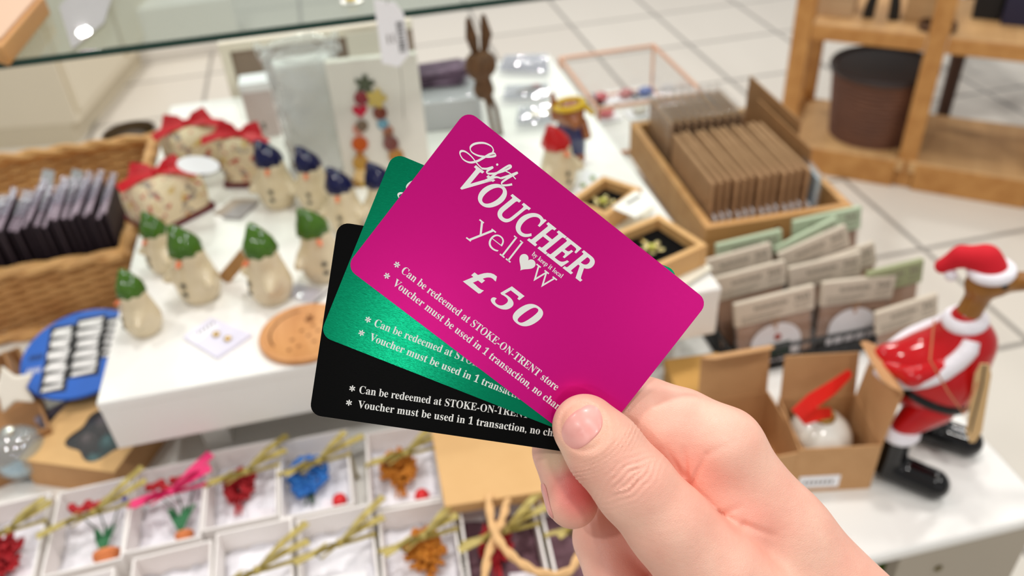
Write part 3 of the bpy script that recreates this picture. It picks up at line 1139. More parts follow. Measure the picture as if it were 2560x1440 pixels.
# dark wicker bin
M_WICK = mat('dark_wicker', (118, 76, 54), 0.6, var=(14, 0.3, (94, 58, 42)))
M_WICKD = mat('dark_lining', (44, 32, 30), 0.5)
bb = on_unit(0.235, 0.155, 0.09)
t = thing('wicker_bin', 'round dark brown wicker bin on the bottom shelf of the oak unit', 'basket', bb, 0)
H, R0 = 0.222, 0.124
prof = [(R0 * 0.97, 0.0)]
for i in range(61):
    z = H * i / 60
    prof.append((R0 + 0.024 * z / H + 0.0025 * (1 if i % 4 < 2 else -1), z))
mb = MB()
mb.lathe(prof, 48, wob=lambda i, k: 0.006 * math.sin(k * math.pi / 2 + ((i // 4) % 2) * math.pi))
mb.build('woven_wall', M_WICK, t)
mb = MB()
mb.tube([((R0 + 0.024) * math.cos(2 * math.pi * k / 40), (R0 + 0.024) * math.sin(2 * math.pi * k / 40), H) for k in range(40)], 0.011, 8, closed=True)
mb.build('rim', M_WICKD, t)
MB().lathe([(R0 + 0.010, H + 0.003), (R0 - 0.002, 0.14), (R0 - 0.02, 0.06), (0.001, 0.05)][::-1], 40).build('lining', M_WICKD, t)

# stock on the upper shelf of the unit
M_NAVY = mat('navy_cloth', (30, 28, 52), 0.8)
M_BLK = mat('black_paint', (14, 13, 13), 0.5)
fz = ZS + 0.018
t = thing('shelf_figure', 'small figure with black boots and pink coat standing on the oak shelf', 'figurine', on_unit(0.2, 0.10, fz), ang)
for x in (-0.035, 0.035):
    MB().tube([(x, 0, 0.0), (x * 0.95, 0, 0.03), (x * 0.75, 0, 0.085)], [0.017, 0.016, 0.013], 10).build('boot', M_BLK, t)
organic(MB(), [((0, 0, 0.10), (0, 0, 0.15), 0.035, 0.03), ((0, 0, 0.15), (0, 0, 0.2), 0.03, 0.02)], 0.01, 0.004).build('coat', mat('dusty_pink', (206, 120, 120), 0.7), t)
MB().ell((0, 0, 0.235), 0.024).build('head', mat('face_beige', (222, 180, 150), 0.7), t)
for nm, lab, x, y, w, dd, h, rgb in (('kraft_box', 'beige box beside the booted figure on the oak shelf', 0.075, 0.12, 0.10, 0.10, 0.07, (190, 160, 124)),
                                     ('kraft_box', 'pale kraft box beyond the booted figure next to the oak post', 0.31, 0.16, 0.10, 0.10, 0.08, (206, 168, 120)),
                                     ('storage_box', 'navy blue storage box on the oak shelf past the middle post', 0.66, 0.22, 0.30, 0.16, 0.12, (34, 32, 60)),
                                     ('storage_box', 'black storage box on the oak shelf right beside the middle post', 0.47, 0.24, 0.07, 0.14, 0.13, (18, 17, 18))):
    t = thing(nm, lab, 'box', on_unit(x, y, fz), ang)
    mt = mat(nm + '_card', rgb, 0.7)
    MB().box((-w / 2, -dd / 2, 0), (w / 2, dd / 2, h * 0.8)).build('box_body', mt, t, bevel=0.002)
    MB().box((-w / 2 - 0.002, -dd / 2 - 0.002, h * 0.8), (w / 2 + 0.002, dd / 2 + 0.002, h)).build('lid', mt, t, bevel=0.002)
t = thing('serving_tray', 'dark brown shallow tray on the oak shelf in front of the middle post', 'tray', on_unit(0.355, 0.055, fz), ang)
MB().prism(rounded_rect(0.09, 0.07, 0.02), 0, 0.006, TM((-0.045, 0.035, 0))).build('tray_base', mat('dark_walnut', (70, 42, 20), 0.5), t)
MB().tube([(x - 0.045, y + 0.035, 0.012) for x, y in rounded_rect(0.09, 0.07, 0.02)], 0.005, 6, closed=True).build('tray_rim', mat('dark_walnut', (88, 56, 28), 0.5), t)

# dark splayed-leg stool beyond the unit
p = at(2352, 306, 0)
t = thing('dark_stool', 'dark brown wooden stool with splayed legs behind the oak unit', 'stool', (p.x + 0.22, p.y + 0.25, 0))
md = mat('dark_wood', (62, 36, 20), 0.5)
MB().lathe([(0.19, 0.5), (0.2, 0.51), (0.2, 0.535), (0.19, 0.545)], 32).build('seat', md, t)
for sx, sy in ((-1, -1), (1, -1), (1, 1), (-1, 1)):
    MB().tube([(sx * 0.22, sy * 0.25, 0), (sx * 0.12, sy * 0.13, 0.5)], [0.022, 0.028], 10).build('leg', md, t)

# ================================================================== ceramic snowmen on the riser
M_CLAY = mat('cream_glaze', (218, 202, 170), 0.22, coat=0.4, var=(70, 0.3, (206, 188, 154)))
M_GREENG = mat('green_glaze', (74, 112, 30), 0.10, spec=0.3, coat=0.35, var=(120, 0.3, (48, 84, 14)))
M_BLUEG = mat('navy_glaze', (14, 18, 72), 0.10, spec=0.3, coat=0.35, var=(120, 0.3, (8, 10, 48)))
M_REDG = mat('red_glaze', (184, 14, 18), 0.12, spec=0.3, coat=0.35)
M_NOSE = mat('orange_glaze', (226, 120, 74), 0.3)
M_BTN = mat('grey_button_glaze', (44, 46, 42), 0.4)


def make_snowman(hatm, label):
    t = thing('ceramic_snowman', label, 'snowman', (0, 0, 0), 0, 'ceramic snowmen on the white riser')
    mb = MB()
    chain = [((0, 0, 0.010), (0, 0, 0.010), 0.0165, 0.0165), ((0, 0, 0.019), (0, 0, 0.025), 0.0215, 0.0195), ((0, 0, 0.036), (0, 0, 0.046), 0.0160, 0.0128),
             ((0.0005, -0.001, 0.0495), (0, 0, 0.054), 0.0146, 0.0126),
             ((0.017, -0.004, 0.031), (0.024, -0.012, 0.026), 0.006, 0.0045), ((-0.017, -0.004, 0.031), (-0.024, -0.012, 0.027), 0.006, 0.0045)]
    organic(mb, chain, 0.012, 0.0016, post=lambda p, d: np.maximum(d, 0.0002 - p[..., 2]))
    mb.build('body', M_CLAY, t)
    mb = MB()
    prof = [(0.0130, 0.0570), (0.0160, 0.0555), (0.0162, 0.0595), (0.0146, 0.0660), (0.0102, 0.0725), (0.0062, 0.0785), (0.0026, 0.0822), (0.0004, 0.083)]
    mb.lathe(prof, 24, TM((-0.0015, 0.0, 0.0), (0, 0, 0)), wob=lambda i, k: (0.07 * math.sin(k * math.pi / 1.5) if i < 3 else 0))
    hat = mb.build('hat', hatm, t)
    for v in hat.data.vertices:                # the tip flops to one side
        s = max(0, (v.co.z - 0.06) / 0.023)
        v.co.x -= 0.009 * s * s
    MB().tube([(0, -0.0135, 0.0515), (0.0005, -0.0180, 0.0508), (0.001, -0.0220, 0.0495)], [0.0032, 0.0026, 0.0012], 8).build('nose', M_NOSE, t)
    for z, y in ((0.037, -0.0135), (0.0275, -0.0205), (0.018, -0.0215)):
        pts = []
        for k in range(10):
            r = 0.0034 if k % 2 == 0 else 0.0018
            pts.append((r * math.cos(math.pi * k / 5), r * math.sin(math.pi * k / 5)))
        MB().prism(pts, 0, 0.0012, TM((0, y, z), (math.pi / 2, 0, 0))).build('button', M_BTN, t)
    return t


protos = {'g': make_snowman(M_GREENG, ''), 'b': make_snowman(M_BLUEG, ''), 'r': make_snowman(M_REDG, '')}
used = set()
for kind, px, py, rz, sc, lab in (
        ('g', 507, 741, -28, 1.0, 'green-hatted cream ceramic snowman touching the lower end of the wooden stick'),
        ('g', 686, 744, -60, 1.0, 'green-hatted cream ceramic snowman with the wooden stick leaning against it'),
        ('g', 812, 690, 10, 1.0, 'green-hatted cream ceramic snowman nearest the black card'),
        ('g', 420, 672, -45, 0.82, 'small green-hatted ceramic snowman in front of the floral gift box with oval tag'),
        ('g', 368, 826, -62, 0.82, 'small green-hatted ceramic snowman alone at the riser corner by the basket'),
        ('b', 702, 510, -15, 1.0, 'blue-hatted cream ceramic snowman beside the floral gift box'),
        ('b', 795, 515, -20, 0.93, 'blue-hatted cream ceramic snowman in front of the crumpled clear bag'),
        ('b', 872, 572, -20, 0.93, 'blue-hatted cream ceramic snowman nearest the viewer of the blue-hatted ones'),
        ('b', 968, 560, 0, 0.95, 'blue-hatted ceramic snowman mostly hidden behind the green card'),
        ('r', 1395, 470, 20, 1.0, 'red-hatted cream ceramic snowman beside the brown bear')):
    p = at(px, py, Z_R)
    o = protos[kind]
    if kind in used:
        copy_thing(o, p, math.radians(rz), lab, scale=sc)
    else:
        used.add(kind)
        o.location = p
        o.rotation_euler.z = math.radians(rz)
        o['label'] = lab
        o.scale = (sc,) * 3

# brown bear in blue trousers
p = at(1424, 402, Z_R)
t = thing('bear_figurine', 'glazed brown bear figurine in blue dungarees with yellow scarf', 'figurine', p, math.radians(-10))
mbr = mat('brown_glaze', (150, 84, 34), 0.25, coat=0.4)
mb = MB()
organic(mb, [((0, 0, 0.034), (0, 0, 0.05), 0.016, 0.013), ((0.002, -0.002, 0.063), (0.004, -0.004, 0.066), 0.016, 0.014), ((0.004, -0.014, 0.060), (0.005, -0.021, 0.058), 0.008, 0.006),
             ((-0.016, 0, 0.06), (-0.019, 0, 0.088), 0.006, 0.0028), ((0.016, 0.002, 0.05), (0.02, -0.012, 0.038), 0.006, 0.005)], 0.006, 0.0016)
mb.build('body', mbr, t)
mb = MB()
organic(mb, [((-0.008, 0, 0.012), (-0.005, 0, 0.034), 0.010, 0.014), ((0.009, 0, 0.012), (0.006, 0, 0.034), 0.010, 0.014), ((0, 0, 0.036), (0, -0.001, 0.046), 0.017, 0.0145)], 0.006, 0.0016)
mb.build('dungarees', mat('blue_glaze', (40, 46, 96), 0.25, coat=0.5), t)
for x in (-0.009, 0.010):
    MB().ell((x, -0.003, 0.007), (0.009, 0.012, 0.007)).build('foot', mbr, t)
MB().tube([(0.017 * math.cos(a), 0.015 * math.sin(a) - 0.002, 0.075 + 0.002 * math.cos(a)) for a in [2 * math.pi * k / 16 for k in range(16)]], 0.0035, 8, closed=True).build('scarf', mat('yellow_glaze', (216, 176, 30), 0.25), t)
MB().tube([(0.018, -0.006, 0.074), (0.024, -0.008, 0.068), (0.028, -0.006, 0.063)], [0.004, 0.0035, 0.003], 8).build('scarf_end', mat('yellow_glaze', (216, 176, 30), 0.25), t)

# brown twig hare
p = at(1240, 338, Z_R)
t = thing('hare_figure', 'brown twig hare figure with tall upright ears standing behind the cards', 'figurine', p, math.radians(10))
mtw = mat('twig_brown', (116, 78, 46), 0.75, var=(90, 0.25, (78, 50, 28)), bump=(220, 0.6))
mb = MB()
organic(mb, [((-0.012, 0, 0.066), (-0.012, 0, 0.078), 0.013, 0.010), ((-0.015, 0, 0.098), (-0.012, -0.004, 0.10), 0.0185, 0.017), ((-0.026, -0.006, 0.10), (-0.030, -0.010, 0.112), 0.008, 0.005)], 0.006, 0.0016)
mb.build('body', mtw, t)
for x0, x1 in ((-0.0185, -0.0225), (-0.0085, -0.0035)):
    mb = MB()
    for k in range(4):
        a = 2 * math.pi * k / 4
        mb.tube([(x0 + 0.002 * math.cos(a), 0.002 * math.sin(a), 0.112), (x1 + 0.004 * math.cos(a), 0.004 * math.sin(a), 0.135), (x1 + 0.002 * math.cos(a) - 0.002, 0.002 * math.sin(a), 0.156 + 0.003 * k % 0.005)], [0.0026, 0.0036, 0.0016], 6)
    mb.build('ear', mtw, t)
for x in (-0.003, 0.006):
    MB().tube([(-0.010 + x * 0.2, 0.003, 0.068), (-0.003 + x, 0.001, 0.035), (x, -0.002, 0.0)], [0.004, 0.003, 0.0032], 8).build('leg', mtw, t)

# ------------------------------------------------------------------ wooden slat, disc, earring card, leaflets on the riser
a = at(560, 706, Z_R)
b = aty(632, 612, a.y + 0.004)
t = thing('wooden_stick', 'brown wooden stick propped between two green-hatted snowmen', 'stick', (0, 0, 0))
MB().ribbon([a + Vector((0, 0, 0.003)), b], 0.013, 0.003, up=(0.1, -1, 0.1)).build('stick_body', wood('slat_wood', (176, 130, 74), (156, 110, 58), 80, (1, 1, 8)), t, smooth=False)

p = Vector((-0.078, 0.637, Z_R))
t = thing('wooden_disc', 'round wooden coaster with burnt stag and star pattern near the riser edge', 'coaster', p)
MB().lathe([(0.0405, 0.0), (0.0425, 0.0015), (0.0428, 0.0045), (0.0418, 0.0062), (0.038, 0.0064), (0.0375, 0.0060), (0.001, 0.0060)], 48).build('disc_body', wood('coaster_wood', (212, 152, 94), (198, 136, 80), 120, (1, 8, 1)), t)
mb = MB()
M_BURN = mat('burnt_wood', (128, 76, 30), 0.7)


def star(mb, x, y, r, z, n=5, mx=None):
    pts = []
    for k in range(2 * n):
        q = r if k % 2 == 0 else r * 0.45
        pts.append((x + q * math.cos(math.pi * k / n + 0.3), y + q * math.sin(math.pi * k / n + 0.3)))
    mb.prism(pts, z, z + 0.0001, mx)


for x, y in ((-0.012, -0.010), (-0.003, 0.001), (0.003, -0.008), (-0.006, -0.021), (0.008, 0.006), (0.012, -0.003), (0.018, 0.010), (0.008, -0.018), (-0.015, -0.024), (0.02, -0.012)):
    star(mb, x, y, 0.0027, 0.0061)
mb.build('burnt_stars', M_BURN, t, smooth=False)
mb = MB()
mb.prism([(0.001, 0.013), (0.006, 0.012), (0.010, 0.017), (0.007, 0.019), (0.009, 0.025), (0.006, 0.021), (0.003, 0.026), (0.003, 0.020), (0.000, 0.018)], 0.0061, 0.0062)
for k in range(22):
    aa = math.radians(100 + k * 5)
    mb.box((-0.0008, -0.0018 - 0.0007 * (k % 3), 0.0061), (0.0008, 0.0018, 0.0062), TM((0.032 * math.cos(aa), 0.032 * math.sin(aa), 0), (0, 0, aa)))
mb.build('burnt_motif', M_BURN, t, smooth=False)


def quad_card(name, corners, z, th, m, parent):
    P = [at(x, y, z) for x, y in corners]
    return MB().prism([(q.x, q.y) for q in P], z, z + th).build(name, m, parent, smooth=False)


t = thing('earring_card', 'lavender white earring card with two gold studs lying at the riser front', 'earrings', (0, 0, 0))
quad_card('backing_card', [(460, 848), (530, 800), (632, 842), (545, 900)], Z_R, 0.0035, mat('lavender_card', (226, 222, 238), 0.5), t)
quad_card('printed_strip', [(470, 846), (530, 806), (552, 815), (490, 858)], Z_R + 0.0036, 0.0001, mat('pale_print', (240, 238, 246), 0.6), t)
for px, py in ((541, 838), (570, 849)):
    q = at(px, py, Z_R + 0.0036)
    MB().ell((q.x, q.y, Z_R + 0.005), (0.0035, 0.0035, 0.002)).build('stud', M_GOLD, t)
mb = MB()
for k in range(5):
    q = at(497 + 9 * k, 832 - 6 * k, Z_R + 0.0037)
    mb.box((q.x - 0.001, q.y - 0.0022, Z_R + 0.0037), (q.x + 0.0006, q.y + 0.0022, Z_R + 0.0038))
mb.build('print_line', M_INK, t, smooth=False)

t = thing('folded_leaflet', 'taupe folded leaflet lying between the floral boxes and the snowmen', 'leaflet', (0, 0, 0))
quad_card('leaf', [(532, 536), (585, 498), (650, 500), (600, 548)], Z_R, 0.001, mat('taupe_paper', (176, 160, 146), 0.6), t)
quad_card('leaf', [(556, 545), (600, 513), (646, 508), (602, 549)], Z_R + 0.0012, 0.002, mat('grey_paper', (158, 152, 152), 0.5), t)
t = thing('clear_packet', 'flat clear packet with grey print lying behind the wooden coaster', 'packet', (0, 0, 0))
M_SLEEVE = clear('clear_sleeve', (250, 250, 252), 0.10, 0.08, 0.12, bump=(60, 0.4))
quad_card('insert', [(718, 735), (742, 712), (800, 728), (778, 756)], Z_R, 0.001, mat('lilac_card', (222, 214, 222), 0.6), t)
quad_card('sleeve', [(708, 738), (742, 706), (812, 724), (780, 764)], Z_R + 0.0012, 0.0012, M_SLEEVE, t)
q1, q2, q3 = at(772, 768, Z_R + 0.002), at(800, 745, Z_R + 0.002), at(826, 722, Z_R + 0.002)
MB().tube([q1, q2, q3], 0.0009, 6).build('cord', mat('grey_cord', (120, 116, 122), 0.6), t)

# ------------------------------------------------------------------ floral gift boxes with red bows
def floral():
    m = mat('floral_paper', (226, 206, 172), 0.6)
    nt = m.node_tree
    b = nt.nodes['Principled BSDF']
    tc = nt.nodes.new('ShaderNodeTexCoord')
    col = None
    for sc, pos, rgb in ((70, 0.60, (150, 134, 124)), (110, 0.63, (186, 60, 48)), (95, 0.64, (206, 172, 96))):
        n = nt.nodes.new('ShaderNodeTexNoise')
        n.inputs['Scale'].default_value = sc
        n.inputs['Detail'].default_value = 2
        nt.links.new(tc.outputs['Object'], n.inputs['Vector'])
        r = nt.nodes.new('ShaderNodeMapRange')
        r.inputs['From Min'].default_value = pos - 0.03
        r.inputs['From Max'].default_value = pos + 0.03
        nt.links.new(n.outputs['Fac'], r.inputs['Value'])
        mx = nt.nodes.new('ShaderNodeMix')
        mx.data_type = 'RGBA'
        nt.links.new(r.outputs['Result'], mx.inputs['Factor'])
        if col is None:
            mx.inputs['A'].default_value = (*lin((226, 206, 172)), 1)
        else:
            nt.links.new(col, mx.inputs['A'])
        mx.inputs['B'].default_value = (*lin(rgb), 1)
        col = mx.outputs['Result']
    nt.links.new(col, b.inputs['Base Color'])
    return m


M_FLORAL = floral()
M_DRED = mat('deep_red_card', (96, 16, 22), 0.5)


def gift(label, px, py, rz, w, d, h, tagged, bowrot=0.0):
    p = at(px, py, Z_R)
    t = thing('floral_gift_box', label, 'gift box', p, math.radians(rz), 'floral gift boxes with red bows')
    MB().box((-w / 2 - 0.001, -d / 2 - 0.001, 0), (w / 2 + 0.001, d / 2 + 0.001, 0.008)).build('base', M_DRED, t, bevel=0.0015)
    mb = MB()
    zs = [(1.0, 0.008), (1.03, h * 0.45), (1.0, h * 0.72), (0.86, h * 0.9), (0.62, h), (0.3, h * 1.04)]
    vs, fs = [], []
    rr = rounded_rect(2, 2, 0.35, 4)
    n = len(rr)
    for s, z in zs:
        for x, y in rr:
            vs.append(((x - 1) * w / 2 * (0.5 + 0.5 * s), (y + 1) * d / 2 * s, z))
    for i in range(len(zs) - 1):
        for k in range(n):
            fs.append((i * n + k, i * n + (k + 1) % n, (i + 1) * n + (k + 1) % n, (i + 1) * n + k))
    fs.append(tuple((len(zs) - 1) * n + k for k in range(n)))
    fs.append(tuple(range(n)))
    mb.add(vs, fs).build('wrapped_box', M_FLORAL, t)
    bow = MB()
    zt = h * 1.05
    cb, sb = math.cos(bowrot), math.sin(bowrot)
    R = lambda x, y, z: (x * cb - y * sb, x * sb + y * cb, z)
    for s in (-1, 1):
        bow.ribbon([R(0, 0, zt), R(s * 0.011, 0.003, zt + 0.008), R(s * 0.022, 0.004, zt + 0.011), R(s * 0.026, 0, zt + 0.005), R(s * 0.016, -0.002, zt + 0.001), R(0, 0, zt + 0.001)], [0.005, 0.010, 0.012, 0.011, 0.009, 0.005], 0.0008, up=(0.2, -0.9, 0.4))
        bow.ribbon([R(0, 0, zt + 0.001), R(s * 0.022, -0.010, zt + 0.004), R(s * 0.042, -0.016, zt - 0.002)], [0.007, 0.012, 0.013], 0.0008, up=(0, -0.4, 0.9))
    bow.ell((0, 0, zt + 0.003), (0.005, 0.005, 0.004))
    bow.build('bow', M_RED, t)
    MB().ribbon([R(-w * 0.48, 0, h * 0.8), R(-w * 0.3, 0, h * 1.02), R(0, 0, h * 1.06), R(w * 0.3, 0, h * 1.02), R(w * 0.48, 0, h * 0.8)], 0.010, 0.0008).build('band', M_RED, t)
    if tagged:
        pts = [(0.022 * math.cos(2 * math.pi * k / 24), 0.0105 * math.sin(2 * math.pi * k / 24)) for k in range(24)]
        o = MB().prism(pts, 0, 0.0008).build('oval_tag', M_PAPER, t, smooth=False)
        q = Vector((-0.172, 0.87, 0.936))
        B_ = Matrix.Translation(p) @ Matrix.Rotation(math.radians(rz), 4, 'Z')
        o.matrix_local = B_.inverted() @ TM(q, (math.radians(40), math.radians(14), 0))
    return t


gift('floral gift box with red bow and white oval tag behind the snowmen', 428, 536, 38, 0.078, 0.064, 0.052, True, -0.5)
gift('floral gift box with tall red bow farthest back by the basket rim', 500, 415, 30, 0.066, 0.056, 0.055, False, -0.35)
gift('floral gift box with red bow beside the crumpled clear bag', 628, 448, -18, 0.050, 0.044, 0.057, False, -0.1)

# ------------------------------------------------------------------ things standing along the rear of the riser
# crumpled clear bag
M_BAG = clear('crumpled_film', (255, 255, 255), 0.05, 0.16, 0.25, bump=(45, 0.9))
p = Vector((-0.047, 0.968, Z_R))
t = thing('clear_bag', 'tall crumpled clear plastic bag with white filling behind the blue-hatted snowmen', 'bag', p, math.radians(4))
vs, fs = [], []
random.seed(5)
nz, nn = 14, 40
HB = 0.150
for i in range(nz + 1):
    z = HB * i / nz
    for k in range(nn):
        a = 2 * math.pi * k / nn
        sx = 0.037 + 0.004 * (i / nz) ** 2
        sy = 0.018
        cx = math.copysign(abs(math.cos(a)) ** 0.55, math.cos(a))
        cy = math.copysign(abs(math.sin(a)) ** 0.55, math.sin(a))
        j = 0.0022 * math.sin(7 * a + i * 1.3) + 0.0014 * math.sin(13 * a - i * 2.1)
        vs.append((cx * (sx + j), cy * (sy + j), z + (0.004 * math.sin(5 * a) if i == nz else 0)))
for i in range(nz):
    for k in range(nn):
        fs.append((i * nn + k, i * nn + (k + 1) % nn, (i + 1) * nn + (k + 1) % nn, (i + 1) * nn + k))
fs.append(tuple(range(nn)))
MB().add(vs, fs).build('film', M_BAG, t, solid=0.0004)
vs2 = [(x * 1.12 if z > 0 else x, y * 1.15, z) for x, y, z in vs[nz * nn:]] + [(x * 1.14, y * 1.3, z + 0.010) for x, y, z in vs[nz * nn:]]
MB().add(vs2, [(k, (k + 1) % nn, nn + (k + 1) % nn, nn + k) for k in range(nn)]).build('frilled_top', M_BAG, t, solid=0.0004)
MB().box((-0.033, -0.014, 0.001), (0.033, 0.014, 0.143)).build('filling', mat('grey_white_tissue', (240, 240, 236), 0.7, bump=(60, 0.6)), t, bevel=0.004)

# canvas with a letter made of buttons
pl = at(868, 470, Z_R)
pr_ = pl + Vector((0.102 * math.cos(math.radians(-5)), 0.102 * math.sin(math.radians(-5)), 0))
u = pr_ - pl
t = thing('button_canvas', 'white canvas with a letter A made of colourful buttons', 'canvas', (pl + pr_) / 2, math.atan2(u.y, u.x))
cwid = u.length
CHT = 0.152
tilt = TM((0, 0, 0), (math.radians(-4), 0, 0))
MB().box((-cwid / 2, 0, 0), (cwid / 2, 0.014, CHT), tilt).build('canvas_panel', mat('canvas_white', (228, 222, 212), 0.7, bump=(900, 0.2)), t, bevel=0.0015)
wv = Matrix.Translation((pl + pr_) / 2) @ Matrix.Rotation(math.atan2(u.y, u.x), 4, 'Z') @ tilt
inv = wv.inverted()


def on_canvas(px, py):
    """canvas coordinates of the point seen at a pixel"""
    o = inv @ Vector(EYE)
    q = inv @ Vector(EYE + ray(px, py))
    d = q - o
    s = (0 - o.y) / d.y
    return o + d * s


for px, py, r, rgb, shp in ((912, 210, 20, (78, 84, 62), 5), (903, 244, 16, (140, 44, 52), 0), (900, 276, 15, (196, 14, 54), 2), (918, 243, 11, (128, 132, 150), 0), (941, 245, 20, (206, 180, 96), 4),
                            (905, 312, 14, (116, 96, 78), 0), (896, 322, 13, (210, 140, 120), 0), (950, 281, 16, (118, 52, 34), 0), (957, 309, 13, (110, 160, 180), 0), (970, 326, 12, (164, 100, 72), 0),
                            (970, 338, 11, (132, 98, 78), 0), (977, 357, 18, (120, 66, 62), 0), (900, 358, 19, (194, 84, 20), 0), (900, 386, 9, (170, 104, 30), 0), (902, 405, 19, (188, 140, 60), 0),
                            (902, 404, 11, (196, 88, 70), 0), (904, 436, 18, (226, 190, 132), 0), (892, 455, 13, (160, 116, 44), 0), (918, 462, 15, (206, 172, 56), 0), (990, 388, 18, (176, 120, 48), 0)):
    c = on_canvas(px, py)
    rr = r * 0.0005
    dz = -0.0005 - 0.0016 * ((px * 7 + py) % 3) / 2
    mb = MB()
    if shp == 5:
        star(mb, 0, 0, rr * 1.25, 0)
        mb.prism([(x * rr * 1.25, y * rr * 1.25) for x, y in [(math.cos(k * math.pi / 5) * (1 if k % 2 == 0 else 0.45), math.sin(k * math.pi / 5) * (1 if k % 2 == 0 else 0.45)) for k in range(10)]], 0, 0.002)
    elif shp == 2:
        mb.prism([(rr * 0.07 * 16 * math.sin(a) ** 3, rr * 0.07 * (13 * math.cos(a) - 5 * math.cos(2 * a) - 2 * math.cos(3 * a) - math.cos(4 * a))) for a in [2 * math.pi * k / 24 for k in range(24)]], 0, 0.002)
    elif shp == 4:
        mb.prism([(rr * (1 + 0.22 * math.cos(5 * a)) * math.cos(a), rr * (1 + 0.22 * math.cos(5 * a)) * math.sin(a)) for a in [2 * math.pi * k / 40 for k in range(40)]], 0, 0.002)
    else:
        mb.lathe([(rr, 0), (rr, 0.0014), (rr * 0.85, 0.0022), (rr * 0.7, 0.0016), (0.0001, 0.0016)], 20)
    o = mb.build('button', mat('button_plastic', rgb, 0.3), t)
    o.matrix_local = tilt @ TM((c.x, dz, c.z), (math.pi / 2, 0, 0))

# pale carton, taupe panel
p = (aty(622, 306, 1.08) + aty(692, 300, 1.08)) / 2
t = thing('white_carton', 'small white carton with pinkish front behind the clear bag', 'carton', (p.x, 1.10, Z_R))
hz = aty(655, 200, 1.09).z - Z_R
MB().box((-0.019, -0.017, 0), (0.019, 0.017, hz - 0.012)).build('box_body', mat('pinkish_card', (206, 190, 188), 0.6), t, bevel=0.001)
MB().box((-0.020, -0.018, hz - 0.012), (0.020, 0.018, hz)).build('lid', M_PAPER, t, bevel=0.001)
MB().box((-0.0025, -0.0174, 0.012), (0.0015, -0.0170, 0.022)).build('print_mark', M_INK, t)
pa = aty(575, 125, 1.275)
pb = aty(864, 84, 1.275)
t = thing('framed_panel', 'taupe display panel with cream frame standing at the rear of the riser', 'panel', (0, 0, 0))
x0, x1, zt = pa.x, pb.x, (pa.z + pb.z) / 2
MB().box((x0, 1.27, Z_T), (x1 + 0.1, 1.282, zt)).build('panel_board', mat('taupe_board', (150, 130, 114), 0.65), t)
mb = MB()
mb.box((x0 - 0.014, 1.262, Z_T), (x0, 1.288, zt + 0.014))
mb.box((x0, 1.262, zt), (x1 + 0.1, 1.288, zt + 0.014))
mb.build('frame', mat('cream_frame', (236, 226, 208), 0.5), t, bevel=0.001)
pq = aty(905, 110, 1.25)
t = thing('frosted_sheet', 'frosted pale sheet standing in front of the taupe panel above the canvas', 'sheet', (pq.x, 1.245, Z_R))
MB().box((-0.022, -0.001, 0), (0.034, 0.001, aty(905, 80, 1.245).z - Z_R)).build('sheet_pane', mat('frosted_pale', (214, 206, 192), 0.6), t)

# wrapped box with purple sachets on top
p0, p1 = at(1068, 300, Z_R), at(1215, 285, Z_R)
cx, cy = 0.118, 1.07
t = thing('wrapped_box', 'white box in clear wrap behind the canvas under purple sachets', 'box', (cx, cy, Z_R), math.radians(-6))
MB().box((-0.052, -0.045, 0), (0.052, 0.045, 0.040)).build('box_body', mat('pale_grey_box', (206, 203, 200), 0.5), t, bevel=0.002)
MB().box((-0.054, -0.047, 0), (0.054, 0.047, 0.043)).build('clear_wrap', clear('wrap_film', (245, 246, 250), 0.10, 0.08, 0.2, bump=(50, 0.8)), t, bevel=0.003)
M_PURP = mat('purple_foil', (62, 42, 60), 0.28, 0.3, var=(60, 0.2, (122, 96, 118)))
for k in range(3):
    s = thing('purple_sachet', ('lowest', 'middle', 'topmost')[k] + ' of three flat dark purple sachets stacked on the wrapped white box', 'sachet', (cx - 0.006 + 0.004 * k, cy + 0.018, Z_R + 0.0435 + 0.007 * k), math.radians(-8 + 5 * k), 'purple sachets on the wrapped box')
    MB().box((-0.038, -0.021, 0), (0.038, 0.021, 0.0062)).build('pouch', M_PURP, s, bevel=0.002)
    MB().box((0.038, -0.021, 0.002), (0.045, 0.021, 0.0032)).build('sealed_edge', mat('foil_edge', (168, 150, 168), 0.2, 0.7), s)

